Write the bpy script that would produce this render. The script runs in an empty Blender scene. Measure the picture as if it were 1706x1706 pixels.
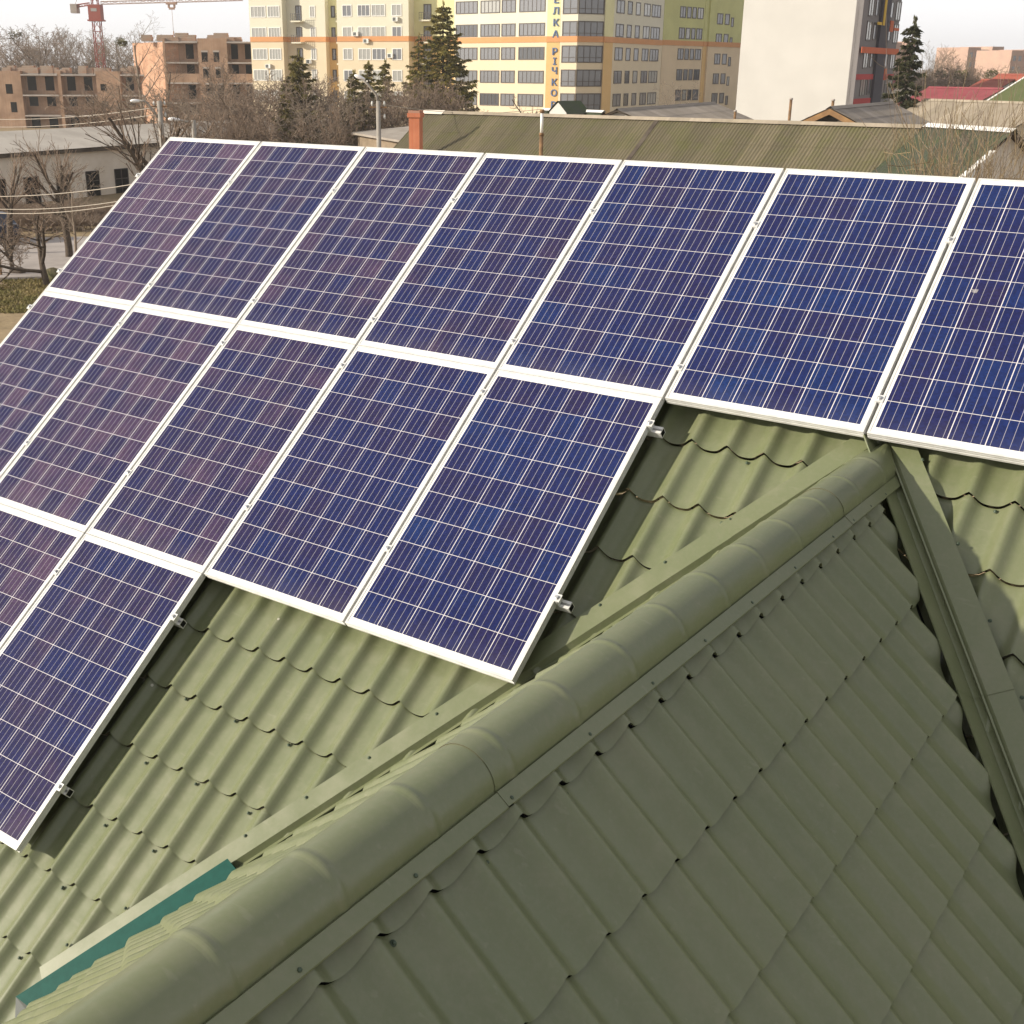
import bpy, bmesh, math, random
from mathutils import Vector, Matrix
R = math.radians
SC = bpy.context.scene
COL = SC.collection

# ------------------------------------------------------------------ camera
F, CX, CY = 1998.83, 762.84, 853.0                 # pixels of the 1706 px photograph
RIGHT = Vector((0.8034154, 0.5954082, 0.0035696))
DOWN = Vector((0.2087631, -0.2760703, -0.9381914))
FWD = Vector((-0.5576214, 0.7545026, -0.3460984))
CAM = Vector((7.6753, -6.5633, 0.5029))
cd = bpy.data.cameras.new("Camera")
cam = bpy.data.objects.new("Camera", cd); COL.objects.link(cam)
m = Matrix((RIGHT, -DOWN, -FWD)).transposed().to_4x4(); m.translation = CAM
cam.matrix_world = m
cd.sensor_width = 36.0; cd.lens = 36.0 * F / 1706.0
cd.shift_x = (853.0 - CX) / 1706.0
cd.clip_start = 0.05; cd.clip_end = 8000
SC.camera = cam

# ------------------------------------------------------------------ light
TO_SUN = Vector((-0.92, -1.09, 0.57)).normalized()
EL = math.asin(TO_SUN.z); AZ = math.atan2(TO_SUN.x, TO_SUN.y)      # azimuth clockwise from +Y
world = bpy.data.worlds.new("World"); SC.world = world
world.use_nodes = True
wn, wl = world.node_tree.nodes, world.node_tree.links
wn.clear()
wo = wn.new("ShaderNodeOutputWorld"); bg = wn.new("ShaderNodeBackground")
sky = wn.new("ShaderNodeTexSky"); sky.sky_type = 'NISHITA'; sky.sun_disc = False
sky.sun_elevation = EL; sky.sun_rotation = AZ
sky.air_density = 1.0; sky.dust_density = 2.0; sky.ozone_density = 1.0
bw = wn.new("ShaderNodeRGBToBW")                                     # thin high cloud: whitens the blue
mx = wn.new("ShaderNodeMix"); mx.data_type = 'RGBA'; mx.inputs[0].default_value = 0.80
tint = wn.new("ShaderNodeMix"); tint.data_type = 'RGBA'; tint.blend_type = 'MULTIPLY'; tint.inputs[0].default_value = 1.0
tint.inputs[7].default_value = (1.0, 0.97, 0.98, 1)
wl.new(sky.outputs[0], bw.inputs[0]); wl.new(bw.outputs[0], tint.inputs[6])
wl.new(sky.outputs[0], mx.inputs[6]); wl.new(tint.outputs[2], mx.inputs[7])
veil = wn.new("ShaderNodeMix"); veil.data_type = 'RGBA'; veil.inputs[0].default_value = 0.62   # even white cloud veil
tc = wn.new("ShaderNodeTexCoord"); sxyz = wn.new("ShaderNodeSeparateXYZ"); wl.new(tc.outputs["Generated"], sxyz.inputs[0])
mr = wn.new("ShaderNodeMapRange"); mr.interpolation_type = 'SMOOTHSTEP'; wl.new(sxyz.outputs[2], mr.inputs[0])
mr.inputs[1].default_value = 0.0; mr.inputs[2].default_value = 0.45; mr.inputs[3].default_value = 9.0; mr.inputs[4].default_value = 4.3
vc = wn.new("ShaderNodeCombineXYZ")
for i_ in range(3):
    mm = wn.new("ShaderNodeMath"); mm.operation = 'MULTIPLY'; mm.inputs[1].default_value = (.99, .985, 1.0)[i_]
    wl.new(mr.outputs[0], mm.inputs[0]); wl.new(mm.outputs[0], vc.inputs[i_])
wl.new(vc.outputs[0], veil.inputs[7]); wl.new(mx.outputs[2], veil.inputs[6])
wl.new(veil.outputs[2], bg.inputs[0]); bg.inputs[1].default_value = 0.12
wl.new(bg.outputs[0], wo.inputs[0])

sd = bpy.data.lights.new("Sun", 'SUN'); sd.energy = 4.2; sd.angle = R(1.0); sd.color = (1.0, 0.91, 0.75)
sun = bpy.data.objects.new("Sun", sd); COL.objects.link(sun)
sun.rotation_euler = TO_SUN.to_track_quat('Z', 'Y').to_euler()
SC.view_settings.view_transform = 'Standard'; SC.view_settings.look = 'None'
SC.view_settings.exposure = 0.50; SC.view_settings.gamma = 1.0
SC.cycles.max_bounces = 6; SC.cycles.use_denoising = True

# ------------------------------------------------------------------ helpers
def ray(px, py): return (RIGHT * ((px - CX) / F) + DOWN * ((py - CY) / F) + FWD)
def gz(px, py, z):
    d = ray(px, py); return CAM + d * ((z - CAM.z) / d.z)
def at(px, py, dist):
    d = ray(px, py); return CAM + d * (dist / math.hypot(d.x, d.y))
def hit(px, py, a, n):
    d = ray(px, py); return CAM + d * ((a - CAM).dot(n) / d.dot(n))
ZG = -8.5

def principled(name, col=(.5, .5, .5), rough=.6, metal=0., spec=.5):
    mt = bpy.data.materials.new(name); mt.use_nodes = True
    b = mt.node_tree.nodes["Principled BSDF"]
    b.inputs["Base Color"].default_value = (*col, 1); b.inputs["Roughness"].default_value = rough
    b.inputs["Metallic"].default_value = metal; b.inputs["Specular IOR Level"].default_value = spec
    return mt, mt.node_tree.nodes, mt.node_tree.links, b
class NT:
    """small node maker"""
    def __init__(s, mt): s.n, s.l = mt.node_tree.nodes, mt.node_tree.links
    def coord(s, kind="Object"): return s.n.new("ShaderNodeTexCoord").outputs[kind]
    def put(s, sock, v):
        if isinstance(v, (int, float)): sock.default_value = v
        elif isinstance(v, tuple): sock.default_value = v if len(v) == len(sock.default_value) else (*v, 1)
        else: s.l.new(v, sock)
    def math(s, op, a, b=0., c=None):
        x = s.n.new("ShaderNodeMath"); x.operation = op
        s.put(x.inputs[0], a); s.put(x.inputs[1], b)
        if c is not None: s.put(x.inputs[2], c)
        return x.outputs[0]
    def mix(s, f, a, b, mode='MIX'):
        x = s.n.new("ShaderNodeMix"); x.data_type = 'RGBA'; x.blend_type = mode
        s.put(x.inputs[0], f); s.put(x.inputs[6], a); s.put(x.inputs[7], b); return x.outputs[2]
    def noise(s, vec, scale, detail=3, rough=.5, out=0):
        x = s.n.new("ShaderNodeTexNoise"); s.put(x.inputs["Scale"], scale); s.put(x.inputs["Detail"], detail)
        s.put(x.inputs["Roughness"], rough)
        if vec is not None: s.l.new(vec, x.inputs["Vector"])
        return x.outputs[out]
    def ramp(s, f, *stops):
        x = s.n.new("ShaderNodeValToRGB"); e = x.color_ramp.elements
        while len(e) < len(stops): e.new(0.5)
        for i, (p, c) in enumerate(stops):
            e[i].position = p; e[i].color = (*c, 1) if len(c) == 3 else c
        s.l.new(f, x.inputs[0]); return x.outputs[0]
    def step(s, v, lo, hi):
        x = s.n.new("ShaderNodeMapRange"); s.put(x.inputs[0], v); x.inputs[1].default_value = lo; x.inputs[2].default_value = hi
        return x.outputs[0]
    def scale(s, vec, sc):
        x = s.n.new("ShaderNodeMapping"); s.l.new(vec, x.inputs[0]); x.inputs[3].default_value = sc; return x.outputs[0]
    def bump(s, h, strength, dist, b):
        x = s.n.new("ShaderNodeBump"); x.inputs["Strength"].default_value = strength; x.inputs["Distance"].default_value = dist
        s.l.new(h, x.inputs["Height"]); s.l.new(x.outputs[0], b.inputs["Normal"])

def noisy(name, c1, c2, scale, rough=.7, detail=4, coord="Object", lo=.35, hi=.65, bump=0., stretch=None, spec=.4, metal=0.):
    mt, n, l, b = principled(name, c1, rough, metal, spec); t = NT(mt)
    v = t.coord(coord)
    if stretch: v = t.scale(v, stretch)
    f = t.noise(v, scale, detail, .6)
    l.new(t.ramp(f, (lo, c1), (hi, c2)), b.inputs["Base Color"])
    if bump: t.bump(f, bump, .02, b)
    return mt

class MB:
    def __init__(s): s.v, s.f, s.m, s.sm = [], [], [], []
    def add(s, vs, fs, mi=0, smooth=False):
        o = len(s.v); s.v += [tuple(p) for p in vs]
        for f in fs: s.f.append(tuple(i + o for i in f)); s.m.append(mi); s.sm.append(smooth)
        return s
    def box(s, x0, x1, y0, y1, z0, z1, mi=0, M=None):
        vs = [Vector((x, y, z)) for z in (z0, z1) for y in (y0, y1) for x in (x0, x1)]
        if M is not None: vs = [M @ p for p in vs]
        return s.add(vs, [(0, 2, 3, 1), (4, 5, 7, 6), (0, 1, 5, 4), (2, 6, 7, 3), (0, 4, 6, 2), (1, 3, 7, 5)], mi)
    def quad(s, a, b, c, d, mi=0): return s.add([a, b, c, d], [(0, 1, 2, 3)], mi)
    def tube(s, pts, rad, n=6, mi=0, cap=True, smooth=True):
        if not isinstance(rad, (list, tuple)): rad = [rad] * len(pts)
        pts = [Vector(p) for p in pts]; vs = []; up = None
        for i, p in enumerate(pts):
            d = (pts[min(i + 1, len(pts) - 1)] - pts[max(i - 1, 0)])
            if d.length < 1e-9: d = Vector((0, 0, 1))
            d.normalize()
            if up is None: up = Vector((0, 0, 1)) if abs(d.z) < .9 else Vector((1, 0, 0))
            a = d.cross(up); 
            if a.length < 1e-6: a = d.orthogonal()
            a.normalize(); b = a.cross(d); up = b
            for k in range(n):
                w = 2 * math.pi * k / n; vs.append(p + (a * math.cos(w) + b * math.sin(w)) * rad[i])
        fs = [(i * n + k, i * n + (k + 1) % n, (i + 1) * n + (k + 1) % n, (i + 1) * n + k) for i in range(len(pts) - 1) for k in range(n)]
        s.add(vs, fs, mi, smooth)
        if cap: s.add([], [], mi); o = len(s.v) - len(vs); s.f += [tuple(o + k for k in range(n))[::-1], tuple(o + (len(pts) - 1) * n + k for k in range(n))]; s.m += [mi, mi]; s.sm += [False, False]
        return s
    def mesh(s, name, mats):
        me = bpy.data.meshes.new(name); me.from_pydata(s.v, [], s.f)
        for x in (mats if isinstance(mats, (list, tuple)) else [mats]): me.materials.append(x)
        me.polygons.foreach_set("material_index", s.m); me.polygons.foreach_set("use_smooth", s.sm); me.update()
        return me
    def build(s, name, mats, parent=None): return link(name, s.mesh(name, mats), parent)
def link(name, me, parent=None, M=None):
    o = bpy.data.objects.new(name, me); COL.objects.link(o)
    if parent is not None: o.parent = parent
    if M is not None: o.matrix_local = M
    return o
def tag(o, label=None, cat=None, group=None, kind=None):
    if label: o["label"] = label
    if cat: o["category"] = cat
    if group: o["group"] = group
    if kind: o["kind"] = kind
    return o
def thing(name, label, cat, loc=(0, 0, 0), rz=0., group=None):
    o = bpy.data.objects.new(name, None); COL.objects.link(o)
    o.location = loc; o.rotation_euler = (0, 0, rz); o.empty_display_size = .3
    return tag(o, label, cat, group)

# ------------------------------------------------------------------ materials
def metal_tile():
    mt, n, l, b = principled("green_painted_steel", (.15, .16, .10), .42, 0, .7); t = NT(mt)
    v = t.coord()
    big = t.noise(v, 1.3, 4, .6); fine = t.noise(v, 60, 3, .6)
    c = t.ramp(big, (.3, (.131, .151, .075)), (.7, (.158, .173, .089)))
    c = t.mix(t.math('MULTIPLY', t.step(fine, .45, .75), .22), c, (.22, .21, .15))
    vo = n.new("ShaderNodeTexVoronoi"); l.new(v, vo.inputs[0]); vo.inputs["Scale"].default_value = 4.2   # lichen and droppings
    sp = t.math('MULTIPLY', t.math('LESS_THAN', vo.outputs["Distance"], t.math('MULTIPLY', t.noise(v, 9, 2), .055)), t.math('GREATER_THAN', t.noise(v, .9, 2), .44))
    c = t.mix(t.math('MULTIPLY', sp, .8), c, (.55, .53, .45))
    l.new(c, b.inputs["Base Color"])
    dust = t.noise(v, 6.5, 6, .7)
    c = t.mix(t.math('MULTIPLY', t.step(dust, .48, .78), .30), c, (.25, .235, .165))          # settled dust
    scuff = t.noise(t.scale(v, (1., 7., 7.)), 5.0, 3, .5)
    c = t.mix(t.math('MULTIPLY', t.step(scuff, .66, .72), .16), c, (.30, .29, .22))
    l.new(c, b.inputs["Base Color"])
    mr_ = n.new("ShaderNodeMapRange"); l.new(dust, mr_.inputs[0]); mr_.inputs[1].default_value = .3; mr_.inputs[2].default_value = .75; mr_.inputs[3].default_value = .30; mr_.inputs[4].default_value = .50
    l.new(mr_.outputs[0], b.inputs["Roughness"])
    t.bump(t.math('ADD', t.noise(v, 3.2, 2), t.math('MULTIPLY', t.noise(v, 220, 2), .02)), .30, .012, b)
    return mt
M_TILE = metal_tile()
M_TRIM = M_TILE
M_EDGE, *_ = principled("cut_steel_edge", (.10, .085, .05), .6)
M_DARK, *_ = principled("membrane_and_shade_black", (.008, .008, .008), .9, 0, .1)
M_TEAL = noisy("teal_primer", (.002, .058, .046), (.004, .070, .056), 30, .6, spec=.15)
M_SCREW, *_ = principled("green_screw", (.05, .075, .045), .45)
M_ALU = noisy("anodised_aluminium", (.68, .675, .66), (.58, .575, .56), 18, .38, metal=.15)
M_STEEL, *_ = principled("bright_steel", (.62, .62, .62), .3, .8)
M_BACK, *_ = principled("white_backsheet", (.7, .7, .7), .6)

def solar():
    mt, n, l, b = principled("solar_cells", (.01, .02, .1), .1, 0, .5); t = NT(mt)
    co = t.coord(); sp = n.new("ShaderNodeSeparateXYZ"); l.new(co, sp.inputs[0])
    oi = n.new("ShaderNodeObjectInfo")
    P, X0, Y0 = .1572, .0234, .0388
    a = t.math('DIVIDE', t.math('SUBTRACT', sp.outputs[0], X0), P)
    r = t.math('DIVIDE', t.math('SUBTRACT', t.math('MULTIPLY', sp.outputs[1], -1.), Y0), P)
    fa, fr = t.math('FRACT', a), t.math('FRACT', r)
    inside = t.math('MULTIPLY', t.math('MULTIPLY', t.math('GREATER_THAN', a, .01), t.math('LESS_THAN', a, 5.99)),
                    t.math('MULTIPLY', t.math('GREATER_THAN', r, .01), t.math('LESS_THAN', r, 9.99)))
    ga = t.math('GREATER_THAN', t.math('ABSOLUTE', t.math('SUBTRACT', fa, .5)), .487)
    gr = t.math('GREATER_THAN', t.math('ABSOLUTE', t.math('SUBTRACT', fr, .5)), .4905)
    bus = t.math('GREATER_THAN', t.math('ABSOLUTE', t.math('SUBTRACT', t.math('FRACT', t.math('MULTIPLY', fa, 4.)), .5)), 2.)
    bus = t.math('LESS_THAN', t.math('ABSOLUTE', t.math('SUBTRACT', t.math('FRACT', t.math('MULTIPLY', fa, 4.)), .5)), .026)
    cid = n.new("ShaderNodeCombineXYZ")
    l.new(t.math('FLOOR', a), cid.inputs[0]); l.new(t.math('FLOOR', r), cid.inputs[1]); l.new(t.math('MULTIPLY', oi.outputs["Random"], 91.7), cid.inputs[2])
    wh = n.new("ShaderNodeTexWhiteNoise"); wh.noise_dimensions = '3D'; l.new(cid.outputs[0], wh.inputs[0])
    off = n.new("ShaderNodeVectorMath"); off.operation = 'ADD'; l.new(co, off.inputs[0]); l.new(cid.outputs[0], off.inputs[1])
    soft = t.noise(off.outputs[0], 5.0, 2, .5)
    cr = n.new("ShaderNodeTexVoronoi"); l.new(t.scale(off.outputs[0], (1, 1, 1)), cr.inputs[0]); cr.inputs["Scale"].default_value = 95.
    crs = n.new("ShaderNodeSeparateColor"); l.new(cr.outputs["Color"], crs.inputs[0])
    # view-angle reflection tint painted per panel: the object colour's red channel says how purple
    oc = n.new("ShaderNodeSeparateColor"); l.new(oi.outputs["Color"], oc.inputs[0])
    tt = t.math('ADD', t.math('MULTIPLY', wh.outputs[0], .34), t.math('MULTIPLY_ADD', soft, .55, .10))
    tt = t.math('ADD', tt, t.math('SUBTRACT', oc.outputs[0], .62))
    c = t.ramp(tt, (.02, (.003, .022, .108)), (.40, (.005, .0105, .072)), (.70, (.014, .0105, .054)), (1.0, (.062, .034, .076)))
    c = t.mix(1., c, t.mix(crs.outputs[0], (.78, .78, .78), (1.22, 1.22, 1.22)), 'MULTIPLY')
    c = t.mix(t.math('MULTIPLY', bus, .62), c, (.50, .48, .50))
    line = t.math('MAXIMUM', ga, gr)
    c = t.mix(t.math('MULTIPLY', line, .92), c, (.66, .63, .64))
    c = t.mix(inside, (.72, .71, .70), c)
    dv = n.new("ShaderNodeVectorMath"); dv.operation = 'ADD'; l.new(co, dv.inputs[0])
    sc = n.new("ShaderNodeVectorMath"); sc.operation = 'SCALE'; sc.inputs[0].default_value = (37., 17., 5.); l.new(oi.outputs["Random"], sc.inputs[3]); l.new(sc.outputs[0], dv.inputs[1])
    vo = n.new("ShaderNodeTexVoronoi"); l.new(dv.outputs[0], vo.inputs[0]); vo.inputs["Scale"].default_value = 3.0
    drop = t.math('LESS_THAN', t.math('ADD', vo.outputs["Distance"], t.math('MULTIPLY', t.noise(dv.outputs[0], 60, 3), .07)), .085)
    sel = n.new("ShaderNodeSeparateColor"); l.new(vo.outputs["Color"], sel.inputs[0])
    drop = t.math('MULTIPLY', drop, t.math('GREATER_THAN', sel.outputs[0], .72))
    c = t.mix(t.math('MULTIPLY', drop, .45), c, (.5, .47, .45))
    low = t.step(sp.outputs[1], -1.50, -1.645)                # rain leaves grime above the lower frame
    dust = t.math('MULTIPLY', t.noise(dv.outputs[0], 2.2, 5, .7), t.math('MULTIPLY_ADD', low, .10, .030))
    c = t.mix(dust, c, (.42, .36, .34))
    l.new(c, b.inputs["Base Color"])
    b.inputs["Roughness"].default_value = .16
    b.inputs["IOR"].default_value = 1.36
    return mt
M_CELL = solar()

# ------------------------------------------------------------------ the house: main roof frame
TH = 0.670264
U = Vector((1, 0, 0)); V = Vector((0, -math.cos(TH), -math.sin(TH))); N = Vector((0, -math.sin(TH), math.cos(TH)))
def frame(o, x, y, z):
    M = Matrix((x, y, z)).transposed().to_4x4(); M.translation = o; return M
MAIN = frame(Vector((0, 0, 0)), U, V, N)                 # local (u, v, n); left-handed on purpose for measuring only
def rp(u, v, n): return U * u + V * v + N * n
N_TOP = -.122                                            # crest level of the tiles, pans lie .04 lower
APEX = rp(6.122, 1.60, -.13)
AL = R(42.6); CA, SA = math.cos(AL), math.sin(AL)
def gp(d, s, h, side):                                   # gable roof: d along ridge, s down slope
    return APEX + Vector((side * CA * s, -d, -SA * s)) + Vector((side * SA, 0, CA)) * h

WAVE, STEP, COURSE = .038, .019, .3525
def wave(t):
    return ((1 + math.cos(2 * math.pi * t)) * .5) ** 2.35
SCAL = .027
def scallop(t):
    return abs(math.sin(math.pi * t)) ** .72
def tiles(p, a0, a1, acrest, pitch, b0, bk, b1, per=14, rows=4):
    """metal tile sheet: p(a, b, h) -> point; waves along a, courses along b, one edge at bk"""
    mb = MB()
    na = int(round((a1 - a0) / pitch * per)); As = [a0 + (a1 - a0) * i / na for i in range(na + 1)]
    W = [WAVE * wave((a - acrest) / pitch) for a in As]
    Q = [SCAL * scallop((a - acrest) / pitch) for a in As]
    k0 = math.floor((b0 - bk) / COURSE)
    b = bk + k0 * COURSE
    top = -(WAVE + STEP)
    while b < b1:
        lo, hi = max(b, b0), min(b + COURSE, b1)
        vs = []
        for r in range(rows + 1):
            f = r / rows; bb = lo + (hi - lo) * f; h = top + STEP * ((bb - b) / COURSE)
            for i, a in enumerate(As): vs.append(p(a, bb + Q[i], h + W[i]))
        w = na + 1
        mb.add(vs, [(r * w + i, r * w + i + 1, (r + 1) * w + i + 1, (r + 1) * w + i) for r in range(rows) for i in range(na)], 0, True)
        if hi == b + COURSE:
            vs = []
            for i, a in enumerate(As): vs.append(p(a, hi + Q[i], top + STEP + W[i]))
            for i, a in enumerate(As): vs.append(p(a, hi + Q[i] - .0006, top + STEP + W[i] - .0018))
            for i, a in enumerate(As): vs.append(p(a, hi + Q[i] - .026, top + W[i] * .97 - .001))
            mb.add(vs, [(i, i + 1, w + i + 1, w + i) for i in range(na)], 1, False)
            mb.add(vs, [(w + i, w + i + 1, 2 * w + i + 1, 2 * w + i) for i in range(na)], 0, False)
        b += COURSE
    return mb
def cut(o, co, no):
    bm = bmesh.new(); bm.from_mesh(o.data)
    bmesh.ops.bisect_plane(bm, geom=bm.verts[:] + bm.edges[:] + bm.faces[:], plane_co=co, plane_no=no, clear_outer=True)
    bm.to_mesh(o.data); bm.free()

house = thing("house", "olive green metal tiled house roof with a cross gable, carrying the solar panels", "house", (5.5, 2.0, ZG))
HI = Matrix.Translation((-5.5, -2.0, -ZG))
def part(mb, name, mats, parent=house, local=True):
    o = mb.build(name, mats, parent)
    if parent is house: o.matrix_local = HI
    return o
main = part(tiles(lambda u, v, h: rp(u, v, N_TOP + h), -.01, 10.6, 3.166, .1876, -.12, 1.775, 6.75), "main_roof", [M_TILE, M_EDGE])
# rear slope, ridge cover and walls keep the house whole from the side
mb = MB()
rear = lambda u, v, h: Vector((u, math.cos(TH) * v, -math.sin(TH) * v)) + Vector((0, math.sin(TH), math.cos(TH))) * (N_TOP + h) + Vector((0, .0, 0))
part(tiles(lambda u, v, h: rear(u, v + .0, h) + Vector((0, .22, .0)), -.01, 10.6, 3.166, .1876, -.12, 1.775, 6.75, per=8, rows=2), "rear_roof", [M_TILE, M_EDGE])
mb = MB()
pts = [(-.085 * 1.0 + .11, -.155), (.0 + .03, -.118), (.11, -.095), (.19, -.118), (.195, -.155)]
mb.add([(x, y, z) for x in (.0, 10.62) for y, z in pts], [(i, i + 1, i + 6, i + 5) for i in range(4)])
part(mb, "top_ridge_cap", M_TRIM)
ZE = rp(0, 6.6, -.3).z; YE = rp(0, 6.3, 0).y
M_WALL = noisy("cream_render", (.55, .50, .40), (.62, .57, .46), 2.0, .85)
mb = MB()
mb.box(.3, 10.2, YE + .3, -YE - .1, ZG, ZE + .1)
mb.add([(x, y, z) for x in (.3, 10.2) for y, z in ((YE + .3, ZE + .1), (.11, -.45), (-YE - .1, ZE + .1))], [(0, 1, 2), (3, 5, 4)])
mb.box(3.3, 8.9, -5.9, YE + .3, ZG, ZE + .02)
mb.add([(3.3, -5.9, ZE), (8.9, -5.9, ZE), (6.122, -5.9, APEX.z - .22)], [(0, 1, 2)])
part(mb, "wall", M_WALL)

# cross gable roof slopes
D1, S1 = 5.35, 4.75
Yd = Vector((0, -1, 0))
for side in (-1, 1):
    acr = 3.047 if side == 1 else 3.10
    g = part(tiles(lambda a, b, h: gp(a, b, h - .004, side), 0.0, D1, acr, .1857, .03, .2175, S1), "gable_roof_slope", [M_TILE, M_EDGE])
    # cut along the valley, a hand's breadth short of its fold
    sg = side
    off = .10 if side == -1 else .172
    p0 = gp(off, 0, 0, side); p1 = gp(off + .855, 1.0, 0, side)
    al = (p1 - p0).normalized(); nn = Vector((side * SA, 0, CA)); pn = al.cross(nn)
    if pn.dot(Yd) > 0: pn = -pn
    cut(g, p0, pn)
    # dark underlay that shows in the gap along the valley
    mb = MB(); ul = []
    mb.quad(gp(.12, 0.0, -.07, side), gp(.855 * 4.4 + .12, 4.4, -.07, side), gp(D1 - .05, 4.4, -.07, side), gp(D1 - .05, 0, -.07, side))
    part(mb, "roof_underlay", M_DARK)

# ridge cap: half round with a bead every .32 m and a screwed flange each side
def ridge_profile(grow=0.):
    r = .099 + grow; out = [(-.142, -.1250 + grow), (-.106, -.0975 + grow)]
    for i in range(17):
        w = math.pi - math.pi * i / 16; out.append((r * math.cos(w), -.1015 + r * math.sin(w)))
    return out + [(.106, -.0975 + grow), (.142, -.1250 + grow)]
beads = [1.2437 + .3225 * k for k in range(-3, 13)]
mb = MB(); secs_all = []
for pa, pb, lift in ((.13, .792, .0040), (.775, 3.262, .0020), (3.240, D1 + .03, 0.)):
    ds = {pa, pb}
    for bd in beads:
        for e in (-.022, -.014, -.008, -.003, .003, .008, .014, .022): ds.add(round(bd + e, 4))
    ds = sorted(d for d in ds if pa <= d <= pb); sec = []
    for d in ds:
        g = lift
        for bd in beads:
            if abs(d - bd) < .022: g += .0034 * math.cos((d - bd) / .022 * math.pi / 2) ** 2
        pr = ridge_profile(g)
        if abs(g - lift) > 1e-6: pr = [(x, z - (g - lift)) if i in (0, 1, len(pr) - 1, len(pr) - 2) else (x, z) for i, (x, z) in enumerate(pr)]
        sec.append([APEX + Vector((x, -d, z)) for x, z in pr])
    npf = len(sec[0])
    for a, b in zip(sec, sec[1:]):
        mb.add(a + b, [(i, i + 1, npf + i + 1, npf + i) for i in range(2, npf - 3)], 0, True)
        mb.add(a + b, [(i, i + 1, npf + i + 1, npf + i) for i in (0, 1, npf - 3, npf - 2)], 0, False)
    e = sec[-1]; lip = [p + Vector((0, .001, -.0035)) for p in e]
    mb.add(e + lip, [(i, i + 1, npf + i + 1, npf + i) for i in range(npf - 1)], 1, False)
    if pa < .2:
        e0 = sec[0]; mb.add(e0[2:-2] + [APEX + Vector((.012, .0, .012))], [(i, i + 1, len(e0) - 4) for i in range(len(e0) - 5)], 0, False)
    secs_all.append(sec)
cap = part(mb, "ridge_cap", [M_TRIM, M_EDGE])
sec = [x for sc_ in secs_all for x in sc_]
for sx in (-1, 1):                                       # downstands of the flanges
    mb = MB()
    for a, b in zip(sec, sec[1:]):
        i = 0 if sx < 0 else npf - 1
        mb.quad(a[i], b[i], b[i] + Vector((sx * .0, 0, -.005)), a[i] + Vector((0, 0, -.005)))
    mb.build("flange_lip", M_TRIM, cap)

# valley flashings
def flashing(side, v0, v1, lift, wide=.118, inner=.10, mat=M_TRIM, taper=0):
    a = (U * (side * .675) + V).normalized()
    mdir = (U * side - V * .675).normalized()            # in the main plane, away from the gable
    ng = Vector((side * SA, 0, CA)); g = ng.cross(a); g = g if g.dot(mdir) < 0 else -g; g.normalize()
    f0 = lambda v: rp(6.122 + side * .675 * (v - 1.6), v, N_TOP + lift)
    pr = [(.0, wide, .001), (.0, wide, .0045), (.0, .020, .002), (.0, .006, -.006), (.0, .004, .017), (.0, -.003, .0185), (.0, -.008, -.010)]
    if side < 0: pr = [(.0, wide, .001), (.0, wide, .0045), (.0, .022, .0045), (.0, .002, -.020), (.0, -.020, -.006), (.0, -.022, -.012)]
    rows = []
    for v in (v0, v1):
        o = f0(v); rows.append([o + mdir * q[1] + N * q[2] for q in pr] + [] if side < 0 else [o + mdir * q[1] + N * q[2] for q in pr] + [o + mdir * -.030 + g * .004 + ng * .0 + N * -.004, o + mdir * -.034 + g * inner + ng * .016, o + mdir * -.034 + g * inner + ng * .010])
    n = len(rows[0]); mb = MB()
    mb.add(rows[0] + rows[1], [(i, i + 1, n + i + 1, n + i) for i in range(n - 1)], 0, False)
    return mb
for side, segs in ((-1, ((1.585, 2.28, .004), (2.27, 3.92, .0015), (3.90, 5.40, 0.))), (1, ((1.585, 2.70, .003), (2.69, 4.6, 0.)))):
    for v0, v1, lift in segs:
        part(flashing(side, v0, v1, lift, inner=.034 if side < 0 else .112), "valley_flashing", M_TRIM)
mb = MB(); a = (U * -.675 + V).normalized(); md = (-U - V * .675).normalized()      # black strip added as the deep shade of the left valley gap
o0, o1 = rp(6.122 - .675 * .05, 1.65, N_TOP - .030), rp(6.122 - .675 * 3.9, 5.5, N_TOP - .030)
mb.quad(o0 - md * .012, o1 - md * .012, o1 - md * .22 - N * .02, o0 - md * .22 - N * .02)
part(mb, "valley_shade_strip", M_DARK)
# loose teal length lying in the left valley, primer side up
a = (U * -.675 + V).normalized()
md = (-U - V * .675).normalized()
mb = MB()
c0, c1, c2, c3 = rp(4.105, 4.528, -.088), rp(4.190, 4.556, -.100), rp(3.602, 5.490, -.100), rp(3.460, 5.485, -.088)
dz = N * -.006
mb.add([c0, c1, c2, c3, c0 + dz, c1 + dz, c2 + dz, c3 + dz], [(0, 1, 2, 3), (0, 4, 5, 1), (1, 5, 6, 2), (2, 6, 7, 3), (3, 7, 4, 0)])
fold = [c3 + N * -.002, c2 + N * -.002, c2 - N * .03 + V * .03 - U * .02, c3 - N * .04 + V * .075 + U * .03]
mb.add(fold, [(0, 1, 2, 3)], 1)
M_GREY, *_ = principled("dull_grey_zinc", (.11, .12, .115), .5, .2)
tag(part(mb, "flashing_strip", [M_TEAL, M_GREY]), "dark teal length of flashing lying in the valley")

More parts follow.
